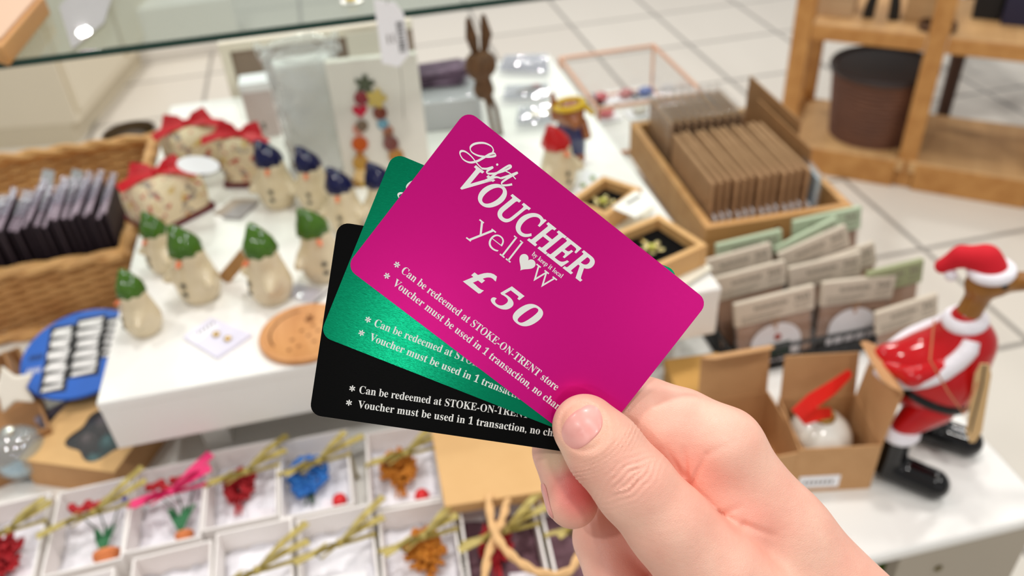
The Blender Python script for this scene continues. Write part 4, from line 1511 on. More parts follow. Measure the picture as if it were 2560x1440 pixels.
# clear jewellery packets
for (c4, item, rgb, lab) in ((((1246, 176), (1262, 140), (1368, 136), (1372, 182)), 'card', (206, 208, 216), 'shiny clear packet with silver card farthest back beside the hare'),
                             (((1254, 250), (1264, 214), (1372, 208), (1372, 244)), 'bar', (150, 130, 84), 'clear packet with a brown and red brooch between the hare and the bear'),
                             (((1290, 312), (1296, 268), (1386, 260), (1390, 304)), 'yellow', (170, 172, 170), 'clear packet with a yellow label beside the bear')):
    t = thing('jewellery_packet', lab, 'packet', (0, 0, 0), 0, 'clear jewellery packets on the riser')
    quad_card('backing_card', c4, Z_R, 0.0015, mat('silver_card', rgb if item == 'card' else (216, 220, 220), 0.25, 0.35 if item == 'card' else 0), t)
    cxp = sum(c[0] for c in c4) / 4
    cyp = sum(c[1] for c in c4) / 4
    q = at(cxp + 12, cyp, Z_R)
    if item == 'bar':
        MB().tube([(q.x - 0.022, q.y - 0.003, Z_R + 0.004), (q.x, q.y, Z_R + 0.005), (q.x + 0.02, q.y + 0.002, Z_R + 0.004)], [0.0015, 0.003, 0.0015], 8).build('brooch_bar', mat('antique_brass', (134, 116, 64), 0.35, 0.6), t)
        MB().ell((q.x + 0.008, q.y + 0.001, Z_R + 0.007), (0.008, 0.003, 0.003)).build('red_stone', mat('red_stone', (170, 40, 44), 0.3), t)
    elif item == 'yellow':
        MB().box((q.x - 0.014, q.y - 0.007, Z_R + 0.0016), (q.x + 0.018, q.y + 0.007, Z_R + 0.0022)).build('yellow_label', mat('yellow_label', (226, 206, 60), 0.5), t)
    quad_card('sleeve', c4, Z_R + 0.009, 0.0005, clear('glossy_film', (252, 252, 255), 0.22, 0.06, 0.1, bump=(40, 1.0)), t)

# copper-edged glass case behind the tray
M_COP = mat('copper_wire', (242, 192, 162), 0.32, 0.8)
M_PANE = clear('case_glass', (250, 250, 250), 0.02, 0.02, 0.02)
t = thing('copper_glass_case', 'copper-edged glass case holding small trinkets behind the wooden tray', 'display case', (0, 0, 0))
X0, X1, Y0, Y1, Zt = 0.353, 0.518, 1.10, 1.31, 0.822
mb = MB()
cs = [(X0, Y0), (X1, Y0), (X1, Y1), (X0, Y1)]
for z in (Z_T + 0.0045, Zt):
    for k in range(4):
        mb.tube([(*cs[k], z), (*cs[(k + 1) % 4], z)], 0.0032, 8)
for c in cs:
    mb.tube([(*c, Z_T), (*c, Zt)], 0.0026, 8)
mb.build('copper_frame', M_COP, t)
for k in range(4):
    (xa, ya), (xb, yb) = cs[k], cs[(k + 1) % 4]
    MB().box((min(xa, xb) - 0.0005, min(ya, yb) - 0.0005, Z_T + 0.004), (max(xa, xb) + 0.0005, max(ya, yb) + 0.0005, Zt - 0.002)).build('pane', M_PANE, t)
random.seed(11)
for k, (px, py, rgb, lab) in enumerate(((1490, 218, (196, 90, 96), 'dusky red trinket in the copper glass case nearest the bear'), (1515, 270, (226, 110, 120), 'pink trinket at the front of the copper glass case'),
                                        (1565, 222, (190, 120, 120), 'rose trinket in the middle of the copper glass case'), (1625, 216, (96, 112, 170), 'blue trinket near the far end of the copper glass case'),
                                        (1450, 205, (140, 140, 150), 'grey trinket in the corner of the copper glass case'), (1600, 262, (226, 220, 210), 'cream trinket in the copper glass case by the clear sleeves'))):
    q = at(px, py, 0.76)
    q.x = min(max(q.x, X0 + 0.02), X1 - 0.02)
    q.y = min(max(q.y, Y0 + 0.02), Y1 - 0.02)
    o = thing('trinket', lab, 'trinket', (q.x, q.y, Z_T + 0.0015), random.uniform(-0.5, 0.5))
    MB().box((-0.022, -0.018, 0), (0.022, 0.018, 0.003)).build('card_base', M_PAPER, o)
    MB().ell((0, 0, 0.011), (0.014, 0.011, 0.008)).build('gem', mat('trinket_gem', rgb, 0.2, coat=0.5), o)

# ================================================================== wooden tray of kraft envelopes
ORD = ['first', 'second', 'third', 'fourth', 'fifth', 'sixth', 'seventh', 'eighth', 'ninth', 'tenth', 'eleventh', 'twelfth', 'thirteenth', 'fourteenth', 'fifteenth', 'sixteenth',
       'seventeenth', 'eighteenth', 'nineteenth', 'twentieth', 'twenty-first', 'twenty-second']
TA = math.radians(-5.5)
TP = Vector((0.372, 0.752, Z_T))
TW, TD = 0.182, 0.29
TRM = Matrix.Translation(TP) @ Matrix.Rotation(-math.radians(2), 4, 'Z')
t = thing('wooden_tray', 'pale wooden tray on small feet filled with kraft envelopes', 'tray', TP, -math.radians(2))
zb, zt = 0.030, 0.082
M_TRAY = wood('tray_wood', (208, 158, 100), (190, 138, 80), 40, (8, 1, 1))
for nm, lo, hi in (('front_wall', (0, 0, zb), (TW, 0.010, zt)), ('rear_wall', (0, TD - 0.010, zb), (TW, TD, zt)), ('side_wall', (0, 0.010, zb), (0.010, TD - 0.010, zt)),
                   ('side_wall', (TW - 0.010, 0.010, zb), (TW, TD - 0.010, zt)), ('tray_bottom', (0.010, 0.010, zb), (TW - 0.010, TD - 0.010, zb + 0.005))):
    MB().box(lo, hi).build(nm, M_TRAY, t, bevel=0.0015)
for x in (0.025, 0.128):
    for y in (0.0, TD - 0.012):
        MB().prism([(x, 0), (x + 0.022, 0), (x + 0.030, zb), (x - 0.008, zb)], -0.012, 0, TM((0, y, 0), (math.pi / 2, 0, 0))).build('foot', M_TRAY, t)
MB().prism([(0.068, zb + 0.012), (0.078, zb + 0.012), (0.092, zb + 0.040), (0.088, zb + 0.041)], 0.0, 0.0006, TM((0, 0, 0), (math.pi / 2, 0, 0))).build('wood_knot', mat('knot_brown', (130, 78, 34), 0.6), t)

M_ENV = mat('envelope_kraft', (180, 140, 102), 0.75, var=(40, 0.3, (166, 126, 88)))


def tray_pt(x, y, z):
    v = TRM @ Vector((x, y, z))
    return v


env = None
NE = 13
for k in range(NE):
    lab = ORD[k] + ' kraft envelope counted from the earring side in the front row of the wooden tray'
    loc = tray_pt(0.017 + 0.0098 * k, 0.032 + 0.002 * (k % 3), zb + 0.0055)
    if env is None:
        env = thing('kraft_envelope', lab, 'envelope', loc, -math.radians(2), 'kraft envelopes in the tray')
        MB().box((0, 0, 0), (0.0046, 0.135, 0.084)).build('envelope_body', M_ENV, env, bevel=0.0012)
        MB().prism([(0.004, 0.060), (0.060, 0.020), (0.075, 0.020), (0.131, 0.060), (0.131, 0.081), (0.004, 0.081)], 0.0, 0.0006, Matrix(((0, 0, 1, -0.0007), (1, 0, 0, 0), (0, 1, 0, 0), (0, 0, 0, 1)))).build('flap', M_ENV, env)
        MB().box((0.0050, -0.006, 0.002), (0.0068, 0.128, 0.040)).build('white_insert', M_PAPER, env, smooth=False)
    else:
        o = copy_thing(env, loc, -math.radians(2) + math.radians((k * 37 % 5 - 2) * 0.4), lab)
# clear-sleeved cards behind, and large kraft folders
slv = None
for k in range(10):
    lab = ORD[k] + ' clear-sleeved kraft card in the rear row of the wooden tray from the case side'
    loc = tray_pt(0.020 + 0.0105 * k, 0.182, zb + 0.0055)
    if slv is None:
        slv = thing('sleeved_card', lab, 'card', loc, -math.radians(2), 'sleeved kraft cards in the tray')
        MB().box((0, 0, 0), (0.0045, 0.085, 0.090)).build('card_sheet', M_ENV, slv)
        MB().box((-0.0006, -0.003, 0), (0.0052, 0.088, 0.097)).build('sleeve', clear('card_sleeve', (255, 255, 255), 0.16, 0.10, 0.03, bump=(70, 1.0)), slv)
    else:
        copy_thing(slv, loc, -math.radians(2 + (k * 29 % 7 - 3) * 0.7), lab)
for k in range(2):
    o = thing('kraft_folder', ('taller' if k else 'shorter') + ' kraft folder standing at the far side of the wooden tray by the oak unit', 'folder', tray_pt(0.150 + 0.009 * k, 0.06 + 0.05 * k, zb + 0.0055), -math.radians(2))
    MB().box((0, 0, 0), (0.0022, 0.150, 0.095 + 0.012 * k)).build('folder_cover', M_KRAFT_D, o)
    MB().box((0.0030, 0.004, 0.0), (0.0042, 0.146, 0.088 + 0.012 * k)).build('folder_sheet', M_KRAFT_D, o)
    MB().box((0, 0.150, 0), (0.0042, 0.1512, 0.090)).build('folder_spine', M_KRAFT_D, o)
o = thing('clear_wallet', 'pale blue clear wallet at the end of the envelope row in the tray', 'wallet', tray_pt(0.146, 0.028, zb + 0.0055), -math.radians(8))
MB().box((0, 0, 0), (0.004, 0.10, 0.072)).build('wallet_sheet', mat('pale_blue_paper', (186, 206, 216), 0.5), o)
MB().box((-0.001, -0.003, 0), (0.005, 0.103, 0.078)).build('sleeve', M_SLEEVE, o)

# ================================================================== trinket frames with black velvet
def frame_box(lab, A, B, side, zlo, zhi, flower):
    """A, B: two neighbouring top corners; the frame extends to the left of A->B"""
    d = (B - A)
    d.z = 0
    w = d.length
    d.normalize()
    n = Vector((-d.y, d.x, 0))
    o = thing('velvet_tray', lab, 'jewellery tray', (A.x, A.y, zlo), math.atan2(d.y, d.x))
    th, h = 0.007, zhi - zlo
    for nm, lo, hi in (('frame_side', (0, 0, 0), (w, th, h)), ('frame_side', (0, side - th, 0), (w, side, h)), ('frame_side', (0, th, 0), (th, side - th, h)), ('frame_side', (w - th, th, 0), (w, side - th, h))):
        MB().box(lo, hi).build(nm, M_PINE, o, bevel=0.001)
    MB().box((th, th, 0.001), (w - th, side - th, h * 0.55)).build('velvet_pad', M_BLACKV, o, bevel=0.002)
    j = thing('flower_brooch', flower, 'brooch', (0, 0, 0))
    j.matrix_world = Matrix.Translation((A.x, A.y, zlo + h * 0.55 + 0.0002)) @ Matrix.Rotation(math.atan2(d.y, d.x), 4, 'Z') @ Matrix.Translation((w * 0.5, side * 0.55, 0))
    for k in range(5):
        a = 2 * math.pi * k / 5
        MB().ell((0, 0, 0), (0.0060, 0.0036, 0.0012), mx=TM((0.0075 * math.cos(a), 0.0075 * math.sin(a), 0.003), (0, -0.25, a))).build('petal', mat('brass_petal', (176, 160, 110), 0.25, 0.8), j)
    MB().ell((0, 0, 0.0045), (0.0042, 0.0042, 0.003)).build('centre', mat('olive_enamel', (186, 184, 74), 0.3), j)
    MB().tube([(0.004, 0, 0.002), (0.013, -0.002, 0.003), (0.020, -0.001, 0.002)], [0.002, 0.0015, 0.0008], 6).build('stem', M_GOLD, j)
    return o


zf0 = Z_R + 0.0062
A = at(1770, 612, 0.890)
B = at(1648, 534, 0.890)
frame_box('pine jewellery tray with black velvet and brass flower nearest the pink card corner', A, B, 0.072, zf0, 0.890, 'brass flower brooch on the black velvet of the nearer pine tray')
A2 = at(1606, 470, 0.890)
B2 = at(1508, 438, 0.890)
frame_box('pine jewellery tray with black velvet beside the earring card, farther from the viewer', A2, B2, 0.068, zf0, 0.890, 'olive flower brooch on the black velvet of the farther pine tray')
for lab, cs_ in (('stack of cream leaflets under the nearer pine jewellery tray', [(1778, 672), (1655, 588), (1545, 640), (1680, 735)]), ('cream leaflets under the farther pine jewellery tray', [(1632, 520), (1500, 478), (1440, 536), (1580, 590)])):
    o = thing('leaflet_stack', lab, 'leaflets', (0, 0, 0))
    for k in range(4):
        quad_card('leaflet', [(x + (k % 2) * 2, y + k % 3) for x, y in cs_], Z_R + 0.0002 + k * 0.0015, 0.0013, mat('cream_leaflet', (236, 232, 214), 0.6), o)
q = [at(x, y, 0.8905) for x, y in ((1590, 478), (1642, 505), (1590, 545), (1530, 520))]
o = thing('price_leaflet', 'white price leaflet bridging the two pine jewellery trays', 'leaflet', (0, 0, 0))
MB().prism([(p.x, p.y) for p in q], 0.8905, 0.8912).build('sheet', mat('white_leaflet', (240, 240, 232), 0.6), o, smooth=False)
mb = MB()
p0_, p1_ = at(1566, 510, 0.8913), at(1600, 490, 0.8913)
mb.ribbon([p0_, p1_], 0.004, 0.0001)
mb.build('print_line', M_INK, o)
o = thing('stud_card', 'white earring card with two green studs by the farther pine tray', 'earrings', (0, 0, 0))
q = [at(x, y, Z_R) for x, y in ((1436, 482), (1462, 430), (1522, 446), (1498, 510))]
MB().prism([(p.x, p.y) for p in q], Z_R + 0.0001, Z_R + 0.0025).build('backing_card', M_PAPER, o, smooth=False)
for px, py in ((1458, 464), (1482, 446)):
    p = at(px, py, Z_R + 0.0035)
    MB().ell((p.x, p.y, Z_R + 0.0045), (0.0032, 0.0032, 0.002)).build('stud', mat('green_stud', (132, 158, 60), 0.25), o)

# ================================================================== packets with header cards in a dark wire basket
t = thing('wire_basket', 'black wire basket on the table packed with header-card packets', 'basket', (0, 0, 0))
bx0, bx1, by0, by1, bz = 0.338, 0.512, 0.592, 0.735, 0.795
mb = MB()
M_WIRE = mat('black_wire', (18, 17, 18), 0.4)
for z in (Z_T + 0.002, Z_T + 0.016, Z_T + 0.030):
    mb.tube([(bx0, by0, z), (bx1, by0, z), (bx1, by1, z), (bx0, by1, z)], 0.0014, 6, closed=True)
for k in range(15):
    x = bx0 + (bx1 - bx0) * k / 14
    for y in (by0, by1):
        mb.tube([(x, y, Z_T + 0.001), (x, y, bz - 0.024)], 0.0009, 5)
for k in range(1, 12):
    y = by0 + (by1 - by0) * k / 12
    for x in (bx0, bx1):
        mb.tube([(x, y, Z_T + 0.001), (x, y, bz - 0.024)], 0.0009, 5)
mb.build('wire_mesh', M_WIRE, t)
MB().tube([(bx0, by0, bz - 0.024), (bx1, by0, bz - 0.024), (bx1, by1, bz - 0.024), (bx0, by1, bz - 0.024)], 0.0026, 8, closed=True).build('rim', M_WIRE, t)
MB().box((bx0 + 0.002, by0 + 0.002, Z_T + 0.0002), (bx1 - 0.002, by1 - 0.002, Z_T + 0.003)).build('base_plate', M_WIRE, t)

M_HB = mat('beige_header', (208, 194, 176), 0.6)
M_HG = mat('sage_header', (186, 200, 170), 0.6)
M_HG2 = mat('olive_header', (156, 160, 120), 0.6)
M_PB = clear('packet_bag', (252, 250, 248), 0.05, 0.06, 0.05, bump=(50, 0.4))
M_PHOTO = mat('brown_backing', (150, 112, 90), 0.6, var=(30, 0.25, (188, 150, 122)))
M_TAGW = mat('white_tag', (236, 232, 234), 0.6)
M_GRN = mat('bottle_green', (26, 52, 36), 0.5)


def packet(lab, x0, x1, y, zt, roll, pitch, hm, front=0):
    w = x1 - x0
    h = zt - Z_T - 0.004
    o = thing('header_packet', lab, 'packet', ((x0 + x1) / 2, y, Z_T + 0.004))
    o.rotation_euler = (math.radians(pitch), math.radians(roll), 0)
    hh = 0.028
    MB().box((-w / 2, -0.003, h - hh), (w / 2, 0.003, h)).build('header_card', hm, o, bevel=0.001)
    mb = MB()
    for zz, a, b, th in ((h - 0.010, -0.26, 0.16, 0.0042), (h - 0.009, 0.26, 0.44, 0.0050), (h - 0.016, 0.24, 0.46, 0.0016), (h - 0.018, -0.42, 0.12, 0.0012), (h - 0.021, -0.42, 0.08, 0.0012), (h - 0.022, 0.26, 0.42, 0.0012), (h - 0.024, -0.42, 0.02, 0.0012)):
        n = max(3, int((b - a) * w / 0.0032))
        for i in range(n):                         # unreadable small print: one dab per letter
            xa = (a + (b - a) * i / n) * w
            mb.box((xa, -0.0033, zz - th / 2), (xa + (b - a) * w / n * 0.7, -0.00305, zz + th / 2 * (0.6 if i % 3 else 1)))
    mb.build('print_lines', mat('header_print', (132, 122, 108), 0.7), o, smooth=False)
    MB().box((-w / 2 + 0.001, -0.0022, 0.0), (w / 2 - 0.001, 0.0022, h - hh)).build('clear_pouch', M_PB, o, smooth=False)
    MB().box((-w / 2 + 0.003, 0.0002, 0.001), (w / 2 - 0.003, 0.0010, h - hh)).build('backing', M_PHOTO, o, smooth=False)
    if front:
        for k, cx in enumerate((0.0,)):
            pts = [(cx - 0.028, 0.0), (cx + 0.028, 0.0), (cx + 0.028, 0.024)] + [(cx + 0.028 * math.cos(math.radians(a)), 0.024 + 0.022 * math.sin(math.radians(a))) for a in range(10, 180, 17)] + [(cx - 0.028, 0.024)]
            MB().prism(pts, 0, 0.0007, TM((0, -0.0024, h - hh - 0.052), (math.pi / 2, 0, 0))).build('gift_tag', M_TAGW, o, smooth=False)
            MB().tube([(cx - 0.004, -0.0034, h - hh - 0.001), (cx, -0.0036, h - hh - 0.012), (cx + 0.003, -0.0034, h - hh)], 0.0009, 5).build('twine', mat('twine', (188, 140, 92), 0.8), o)
            if front == 1:
                MB().box((cx - 0.014, -0.0036, h - hh - 0.046), (cx + 0.016, -0.0031, h - hh - 0.030)).build('green_motif', M_GRN, o)
                MB().ell((cx + 0.002, -0.0036, h - hh - 0.022), (0.004, 0.0008, 0.004)).build('red_motif', mat('red_motif', (168, 70, 54), 0.6), o)
    return o


packet('beige-headed packet with green printed white tag standing foremost in the wire basket', 0.349, 0.437, 0.604, 0.822, -4, -10, M_HB, 1)
packet('beige-headed packet with plain white tag foremost beside the duck', 0.440, 0.526, 0.612, 0.816, 5, -10, M_HB, 2)
packet('beige-headed packet in the second rank behind the green printed tag', 0.344, 0.424, 0.636, 0.832, -5, -12, M_HB)
packet('beige-headed packet in the second rank behind the plain white tag', 0.428, 0.512, 0.640, 0.824, -3, -12, M_HB)
packet('beige-headed packet in the third rank nearest the riser', 0.346, 0.424, 0.664, 0.836, -6, -12, M_HB)
packet('beige-headed packet tilted steeply in the third rank over the others', 0.450, 0.530, 0.664, 0.838, -17, -12, M_HB)
packet('beige-headed packet slanting low beside the tilted one', 0.462, 0.545, 0.650, 0.822, -12, -12, M_HB)
packet('sage-headed packet in the last rank below the wooden tray front', 0.374, 0.452, 0.706, 0.826, -4, -8, M_HG)
packet('sage-headed packet standing tallest in the last rank beside the tray foot', 0.468, 0.552, 0.712, 0.834, -3, -8, M_HG)
packet('sage-headed packet tilted in front of the tallest sage one', 0.464, 0.540, 0.690, 0.834, -22, -10, M_HG)
packet('olive-headed packet at the outer end behind the duck', 0.503, 0.568, 0.618, 0.822, -4, -6, M_HG2)
packet('beige packet with dark patterned contents directly behind the duck neck', 0.500, 0.570, 0.585, 0.798, -9, -8, M_HB)
o = thing('white_strip', 'white paper strip leaning among the packets behind the duck', 'strip', (0, 0, 0))
MB().ribbon([aty(2195, 870, 0.592), aty(2258, 770, 0.598)], 0.009, 0.001, up=(0, -1, 0.2)).build('paper', M_PAPER, o, smooth=False)

# ================================================================== kraft boxes with the bauble
def open_box(lab, p, rz, w, d, h, mat_, flaps):
    o = thing('kraft_box', lab, 'box', p, math.radians(rz))
    th = 0.0012
    for nm, lo, hi in (('front_wall', (-w / 2, -d / 2, 0), (w / 2, -d / 2 + th, h)), ('rear_wall', (-w / 2, d / 2 - th, 0), (w / 2, d / 2, h)), ('side_wall', (-w / 2, -d / 2 + th, 0), (-w / 2 + th, d / 2 - th, h)),
                       ('side_wall', (w / 2 - th, -d / 2 + th, 0), (w / 2, d / 2 - th, h)), ('bottom', (-w / 2 + th, -d / 2 + th, 0), (w / 2 - th, d / 2 - th, th))):
        MB().box(lo, hi).build(nm, mat_, o)
    for side, L, ang, tip in flaps:
        if side == 'rear':
            mx = TM((0, d / 2, h), (math.radians(ang), 0, 0))
            prof = [(-w / 2 + 0.001, 0), (w / 2 - 0.001, 0), (w / 2 - 0.002, L), (-w / 2 + 0.002, L)]
        elif side == 'plus':
            mx = TM((w / 2, 0, h), (math.radians(ang), 0, math.radians(-90)))
            prof = [(-d / 2 + 0.001, 0), (d / 2 - 0.001, 0), (d / 2 - 0.002, L), (-d / 2 + 0.002, L)]
        else:
            mx = TM((-w / 2, 0, h), (math.radians(ang), 0, math.radians(90)))
            prof = [(-d / 2 + 0.001, 0), (d / 2 - 0.001, 0), (d / 2 - 0.002, L), (-d / 2 + 0.002, L)]
        MB().prism(prof, -th / 2, th / 2, mx @ TM((0, 0, 0), (math.pi / 2, 0, 0))).build('flap', mat_, o, smooth=False)
        if tip:
            hw = abs(prof[2][0])
            tp = [(-hw, 0)] + [(hw, 0), (hw * 0.98, tip * 0.6), (hw * 0.8, tip), (-hw * 0.8, tip), (-hw * 0.98, tip * 0.6)]
            MB().prism(tp, -th / 2, th / 2, mx @ TM((0, 0, L), (math.radians(65), 0, 0)) @ TM((0, 0, 0), (math.pi / 2, 0, 0))).build('tuck_tip', mat_, o, smooth=False)
    return o


bxp = Vector((0.3655, 0.462, Z_T))
kb = open_box('open kraft box with white price label holding the white bauble', bxp, -11.5, 0.071, 0.064, 0.056, M_KRAFT, [('rear', 0.044, -12, 0), ('plus', 0.060, -5, 0.020)])
lb = MB().box((-0.030, -0.0326, 0.006), (0.006, -0.0321, 0.021)).build('price_label', M_PAPER, kb, smooth=False, label='white price label')
mb = MB()
for i in range(7):
    mb.box((-0.026 + 0.004 * i, -0.03285, 0.011), (-0.0238 + 0.004 * i, -0.03265, 0.0155))
mb.build('label_print', M_INK, lb, smooth=False)
bb = thing('christmas_bauble', 'white bauble with gold cap and red ribbon in the open kraft box', 'bauble', bxp + Vector((-0.003, 0.004, 0.0015)), 0.3)
MB().ell((0, 0, 0.029), 0.029, 28, 16).build('ball', mat('pearl_white', (232, 230, 222), 0.12, coat=0.6, var=(26, 0.12, (214, 208, 190))), bb)
MB().lathe([(0.0095, 0.054), (0.0095, 0.0595), (0.0085, 0.061), (0.003, 0.0625), (0.003, 0.065), (0.0005, 0.066)], 20, wob=lambda i, k: 0.05 * (k % 2)).build('cap', M_GOLD, bb)
bb_inv = bb.matrix_basis.inverted()
rp = [aty(px, py, y) for px, py, y in ((2078, 1030, 0.463), (2010, 1042, 0.455), (1994, 1034, 0.452), (2030, 1003, 0.462), (2080, 970, 0.47), (2118, 938, 0.478), (2126, 930, 0.48))]
bm_ = bb.matrix_basis.copy()
RB = Matrix.Translation(bb.location) @ Matrix.Rotation(0.3, 4, 'Z')
MB().ribbon([RB.inverted() @ q for q in rp], [0.008, 0.014, 0.015, 0.014, 0.012, 0.008, 0.006], 0.0008, up=(0.2, -0.75, 0.6)).build('ribbon', mat('scarlet_ribbon', (224, 32, 26), 0.35), bb)
open_box('empty open kraft box with raised lid between the hand and the bauble box', (0.298, 0.478, Z_T), -2, 0.070, 0.078, 0.052, M_KRAFT, [('rear', 0.052, -6, 0.016)])
p = at(1726, 985, Z_T)
t = thing('kraft_carton', 'low mustard kraft carton beside the riser leg behind the index finger', 'carton', (0.292, 0.575, Z_T), math.radians(-5))
MB().box((-0.028, -0.025, 0), (0.028, 0.025, 0.024)).build('carton_body', mat('mustard_kraft', (192, 144, 70), 0.7), t, bevel=0.001)
MB().box((-0.029, -0.026, 0.024), (0.029, 0.026, 0.034)).build('lid', mat('mustard_kraft', (198, 150, 76), 0.7), t, bevel=0.001)

# ================================================================== wooden duck in its red coat
DO = Vector((0.4475, 0.4480, Z_T))
DYAW = math.radians(-25)
t = thing('wooden_duck', 'wooden duck figure in red coat, red bobble hat and black boots', 'duck', DO, DYAW)
M_DUCK = wood('duck_wood', (158, 104, 34), (134, 84, 22), 60, (1, 1, 6), 0.35)
M_DRED2 = mat('red_gloss', (190, 6, 16), 0.12, spec=0.3, coat=0.4)
M_FELT = mat('red_felt', (200, 6, 30), 0.85)
M_FUR = mat('white_felt', (238, 234, 240), 0.9, bump=(300, 0.5))
M_BOOT = mat('black_gloss', (10, 9, 10), 0.10, spec=0.3, coat=0.3)
DH = 0.0018
DM = Matrix.Translation(DO) @ Matrix.Rotation(DYAW, 4, 'Z')
DI = DM.inverted()
mb = MB()
organic(mb, [((0.0, 0, 0.096), (0.004, 0, 0.112), 0.034, 0.033), ((0.004, 0, 0.112), (0.014, 0, 0.140), 0.033, 0.0235), ((0.014, 0, 0.140), (0.009, 0, 0.166), 0.0225, 0.0115),
             ((-0.014, 0.0, 0.110), (-0.040, 0.002, 0.116), 0.026, 0.012)], 0.014, DH)
mb.build('coat', M_DRED2, t)
mb = MB()
organic(mb, [((0.020, 0.020, 0.138), (0.022, 0.030, 0.124), 0.010, 0.012), ((0.022, 0.030, 0.124), (0.006, 0.036, 0.112), 0.012, 0.008)], 0.006, DH)
mb.build('wing', M_DRED2, t)
mb = MB()
organic(mb, [((-0.004, -0.026, 0.132), (-0.026, -0.028, 0.122), 0.009, 0.008), ((-0.026, -0.028, 0.122), (-0.042, -0.012, 0.117), 0.008, 0.005)], 0.006, DH)
mb.build('wing', M_DRED2, t)
for s, (hx_, hy_), (tx_, ty_) in ((-1, (0.4165, 0.4335), (0.4420, 0.4050)), (1, (0.4760, 0.4640), (0.5010, 0.4400))):
    a = DI @ Vector((hx_, hy_, Z_T))
    b = DI @ Vector((tx_, ty_, Z_T))
    mb = MB()
    organic(mb, [((0.0, s * 0.018, 0.086), (a.x + 0.002, a.y, 0.064), 0.019, 0.0105)], 0.004, DH)
    mb.build('trouser_leg', M_DRED2, t)
    MB().tube([(a.x + 0.0110 * math.cos(w), a.y + 0.0110 * math.sin(w), 0.058) for w in [2 * math.pi * k / 16 for k in range(16)]], 0.0062, 8, closed=True).build('fur_cuff', M_FUR, t)
    mb = MB()
    organic(mb, [((a.x, a.y, 0.054), (a.x, a.y, 0.016), 0.0118, 0.0128), ((a.x, a.y, 0.0135), (b.x, b.y, 0.0125), 0.0138, 0.0132)], 0.007, DH, post=lambda p, d: np.maximum(d, 0.0002 - p[..., 2]))
    mb.build('boot', M_BOOT, t)
mb = MB()
hz_ = -0.0035
organic(mb, [((0.008, 0, 0.160), (0.013, 0, 0.192 + hz_), 0.0096, 0.0092), ((0.013, 0, 0.204 + hz_), (0.020, 0, 0.207 + hz_), 0.0128, 0.0122), ((0.026, 0.002, 0.206 + hz_), (0.055, 0.008, 0.206 + hz_), 0.0088, 0.0068), ((0.055, 0.008, 0.206 + hz_), (0.068, 0.010, 0.208 + hz_), 0.0080, 0.006)], 0.008, DH)
mb.build('head', M_DUCK, t)
for s in (-1, 1):
    MB().ell((0.025, s * 0.0115 + 0.001, 0.2105 + hz_), (0.0026, 0.0018, 0.0026)).build('eye', M_BLK, t)
mb = MB()
organic(mb, [((0.014, 0, 0.2195 + hz_), (0.010, 0.002, 0.2265 + hz_), 0.0128, 0.0108), ((0.010, 0.002, 0.2265 + hz_), (-0.006, 0.006, 0.2250 + hz_), 0.0105, 0.0080), ((-0.006, 0.006, 0.2250 + hz_), (-0.017, 0.008, 0.2130 + hz_), 0.0078, 0.0060)], 0.007, DH)
mb.build('hat', M_FELT, t)
hx = TM((0.016, 0, 0.2175 + hz_), (0, math.radians(-10), 0))
MB().tube([hx @ Vector((0.0124 * math.cos(w), 0.0124 * math.sin(w), 0)) for w in [2 * math.pi * k / 24 for k in range(24)]], 0.0053, 10, closed=True).build('hat_brim', M_FUR, t)
MB().ell((-0.0105, 0.003, 0.2085 + hz_), 0.0050).build('bobble', M_FUR, t)
MB().tube([(0.0095 + 0.0108 * math.cos(w), 0.0108 * math.sin(w), 0.1640 + 0.002 * math.cos(w)) for w in [2 * math.pi * k / 20 for k in range(20)]], 0.0068, 10, closed=True).build('fur_collar', M_FUR, t)
body_f = chain_sdf([((0.0, 0, 0.096), (0.004, 0, 0.112), 0.034, 0.033), ((0.004, 0, 0.112), (0.014, 0, 0.140), 0.033, 0.0235), ((0.014, 0, 0.140), (0.009, 0, 0.166), 0.0225, 0.0115), ((-0.014, 0.0, 0.110), (-0.040, 0.002, 0.116), 0.026, 0.012)], 0.014)


def on_body(az, z, cx=0.002):
    """point of the coat surface at azimuth az (0 = front) and height z"""
    dv = np.array([math.cos(az), math.sin(az), 0.0])
    rs = np.linspace(0, 0.08, 160)
    d = body_f(np.array([cx, 0, z]) + rs[:, None] * dv)
    return Vector((cx, 0, z)) + Vector(dv) * float(rs[np.argmax(d > 0)])


for s in (-1, 1):
    path = []
    for k in range(13):
        u = k / 12
        az = s * math.radians(62 + 112 * u ** 1.15)
        z = 0.158 - 0.050 * min(1, u * 1.2) ** 0.9
        path.append(on_body(az, z))
    MB().tube(path, [0.0062] + [0.0074] * 11 + [0.0066], 10).build('coat_trim', M_FUR, t)
MB().tube([on_body(2 * math.pi * k / 32, 0.096 - 0.009 * math.cos(2 * math.pi * k / 32)) for k in range(32)], 0.0028, 8, closed=True, flat=1.6).build('belt', M_BOOT, t)
# kraft tag on a string
tp0 = DI @ aty(2462, 910, 0.405)
tp1 = DI @ aty(2430, 1105, 0.405)
MB().tube([DI @ aty(2335, 800, 0.415), DI @ aty(2325, 900, 0.398), DI @ aty(2370, 980, 0.394), DI @ aty(2410, 1035, 0.397), tp0 + Vector((0, 0, -0.02))], 0.0007, 6).build('tag_string', mat('tan_string', (196, 120, 80), 0.7), t)
MB().tube([DI @ aty(2462, 912, 0.404), DI @ aty(2455, 965, 0.4035), DI @ aty(2426, 1080, 0.4035)], 0.0006, 6).build('tag_thread', M_INKD, t)
dtg = (tp1 - tp0).normalized()
MB().ribbon([tp0, tp0 + (tp1 - tp0) * 0.12, tp0 + (tp1 - tp0) * 0.85, tp1], [0.006, 0.0115, 0.012, 0.004], 0.0008, up=DI.to_3x3() @ Vector((-0.45, -0.6, 0.6))).build('tag_card', mat('tag_kraft', (222, 184, 130), 0.7), t, smooth=False)

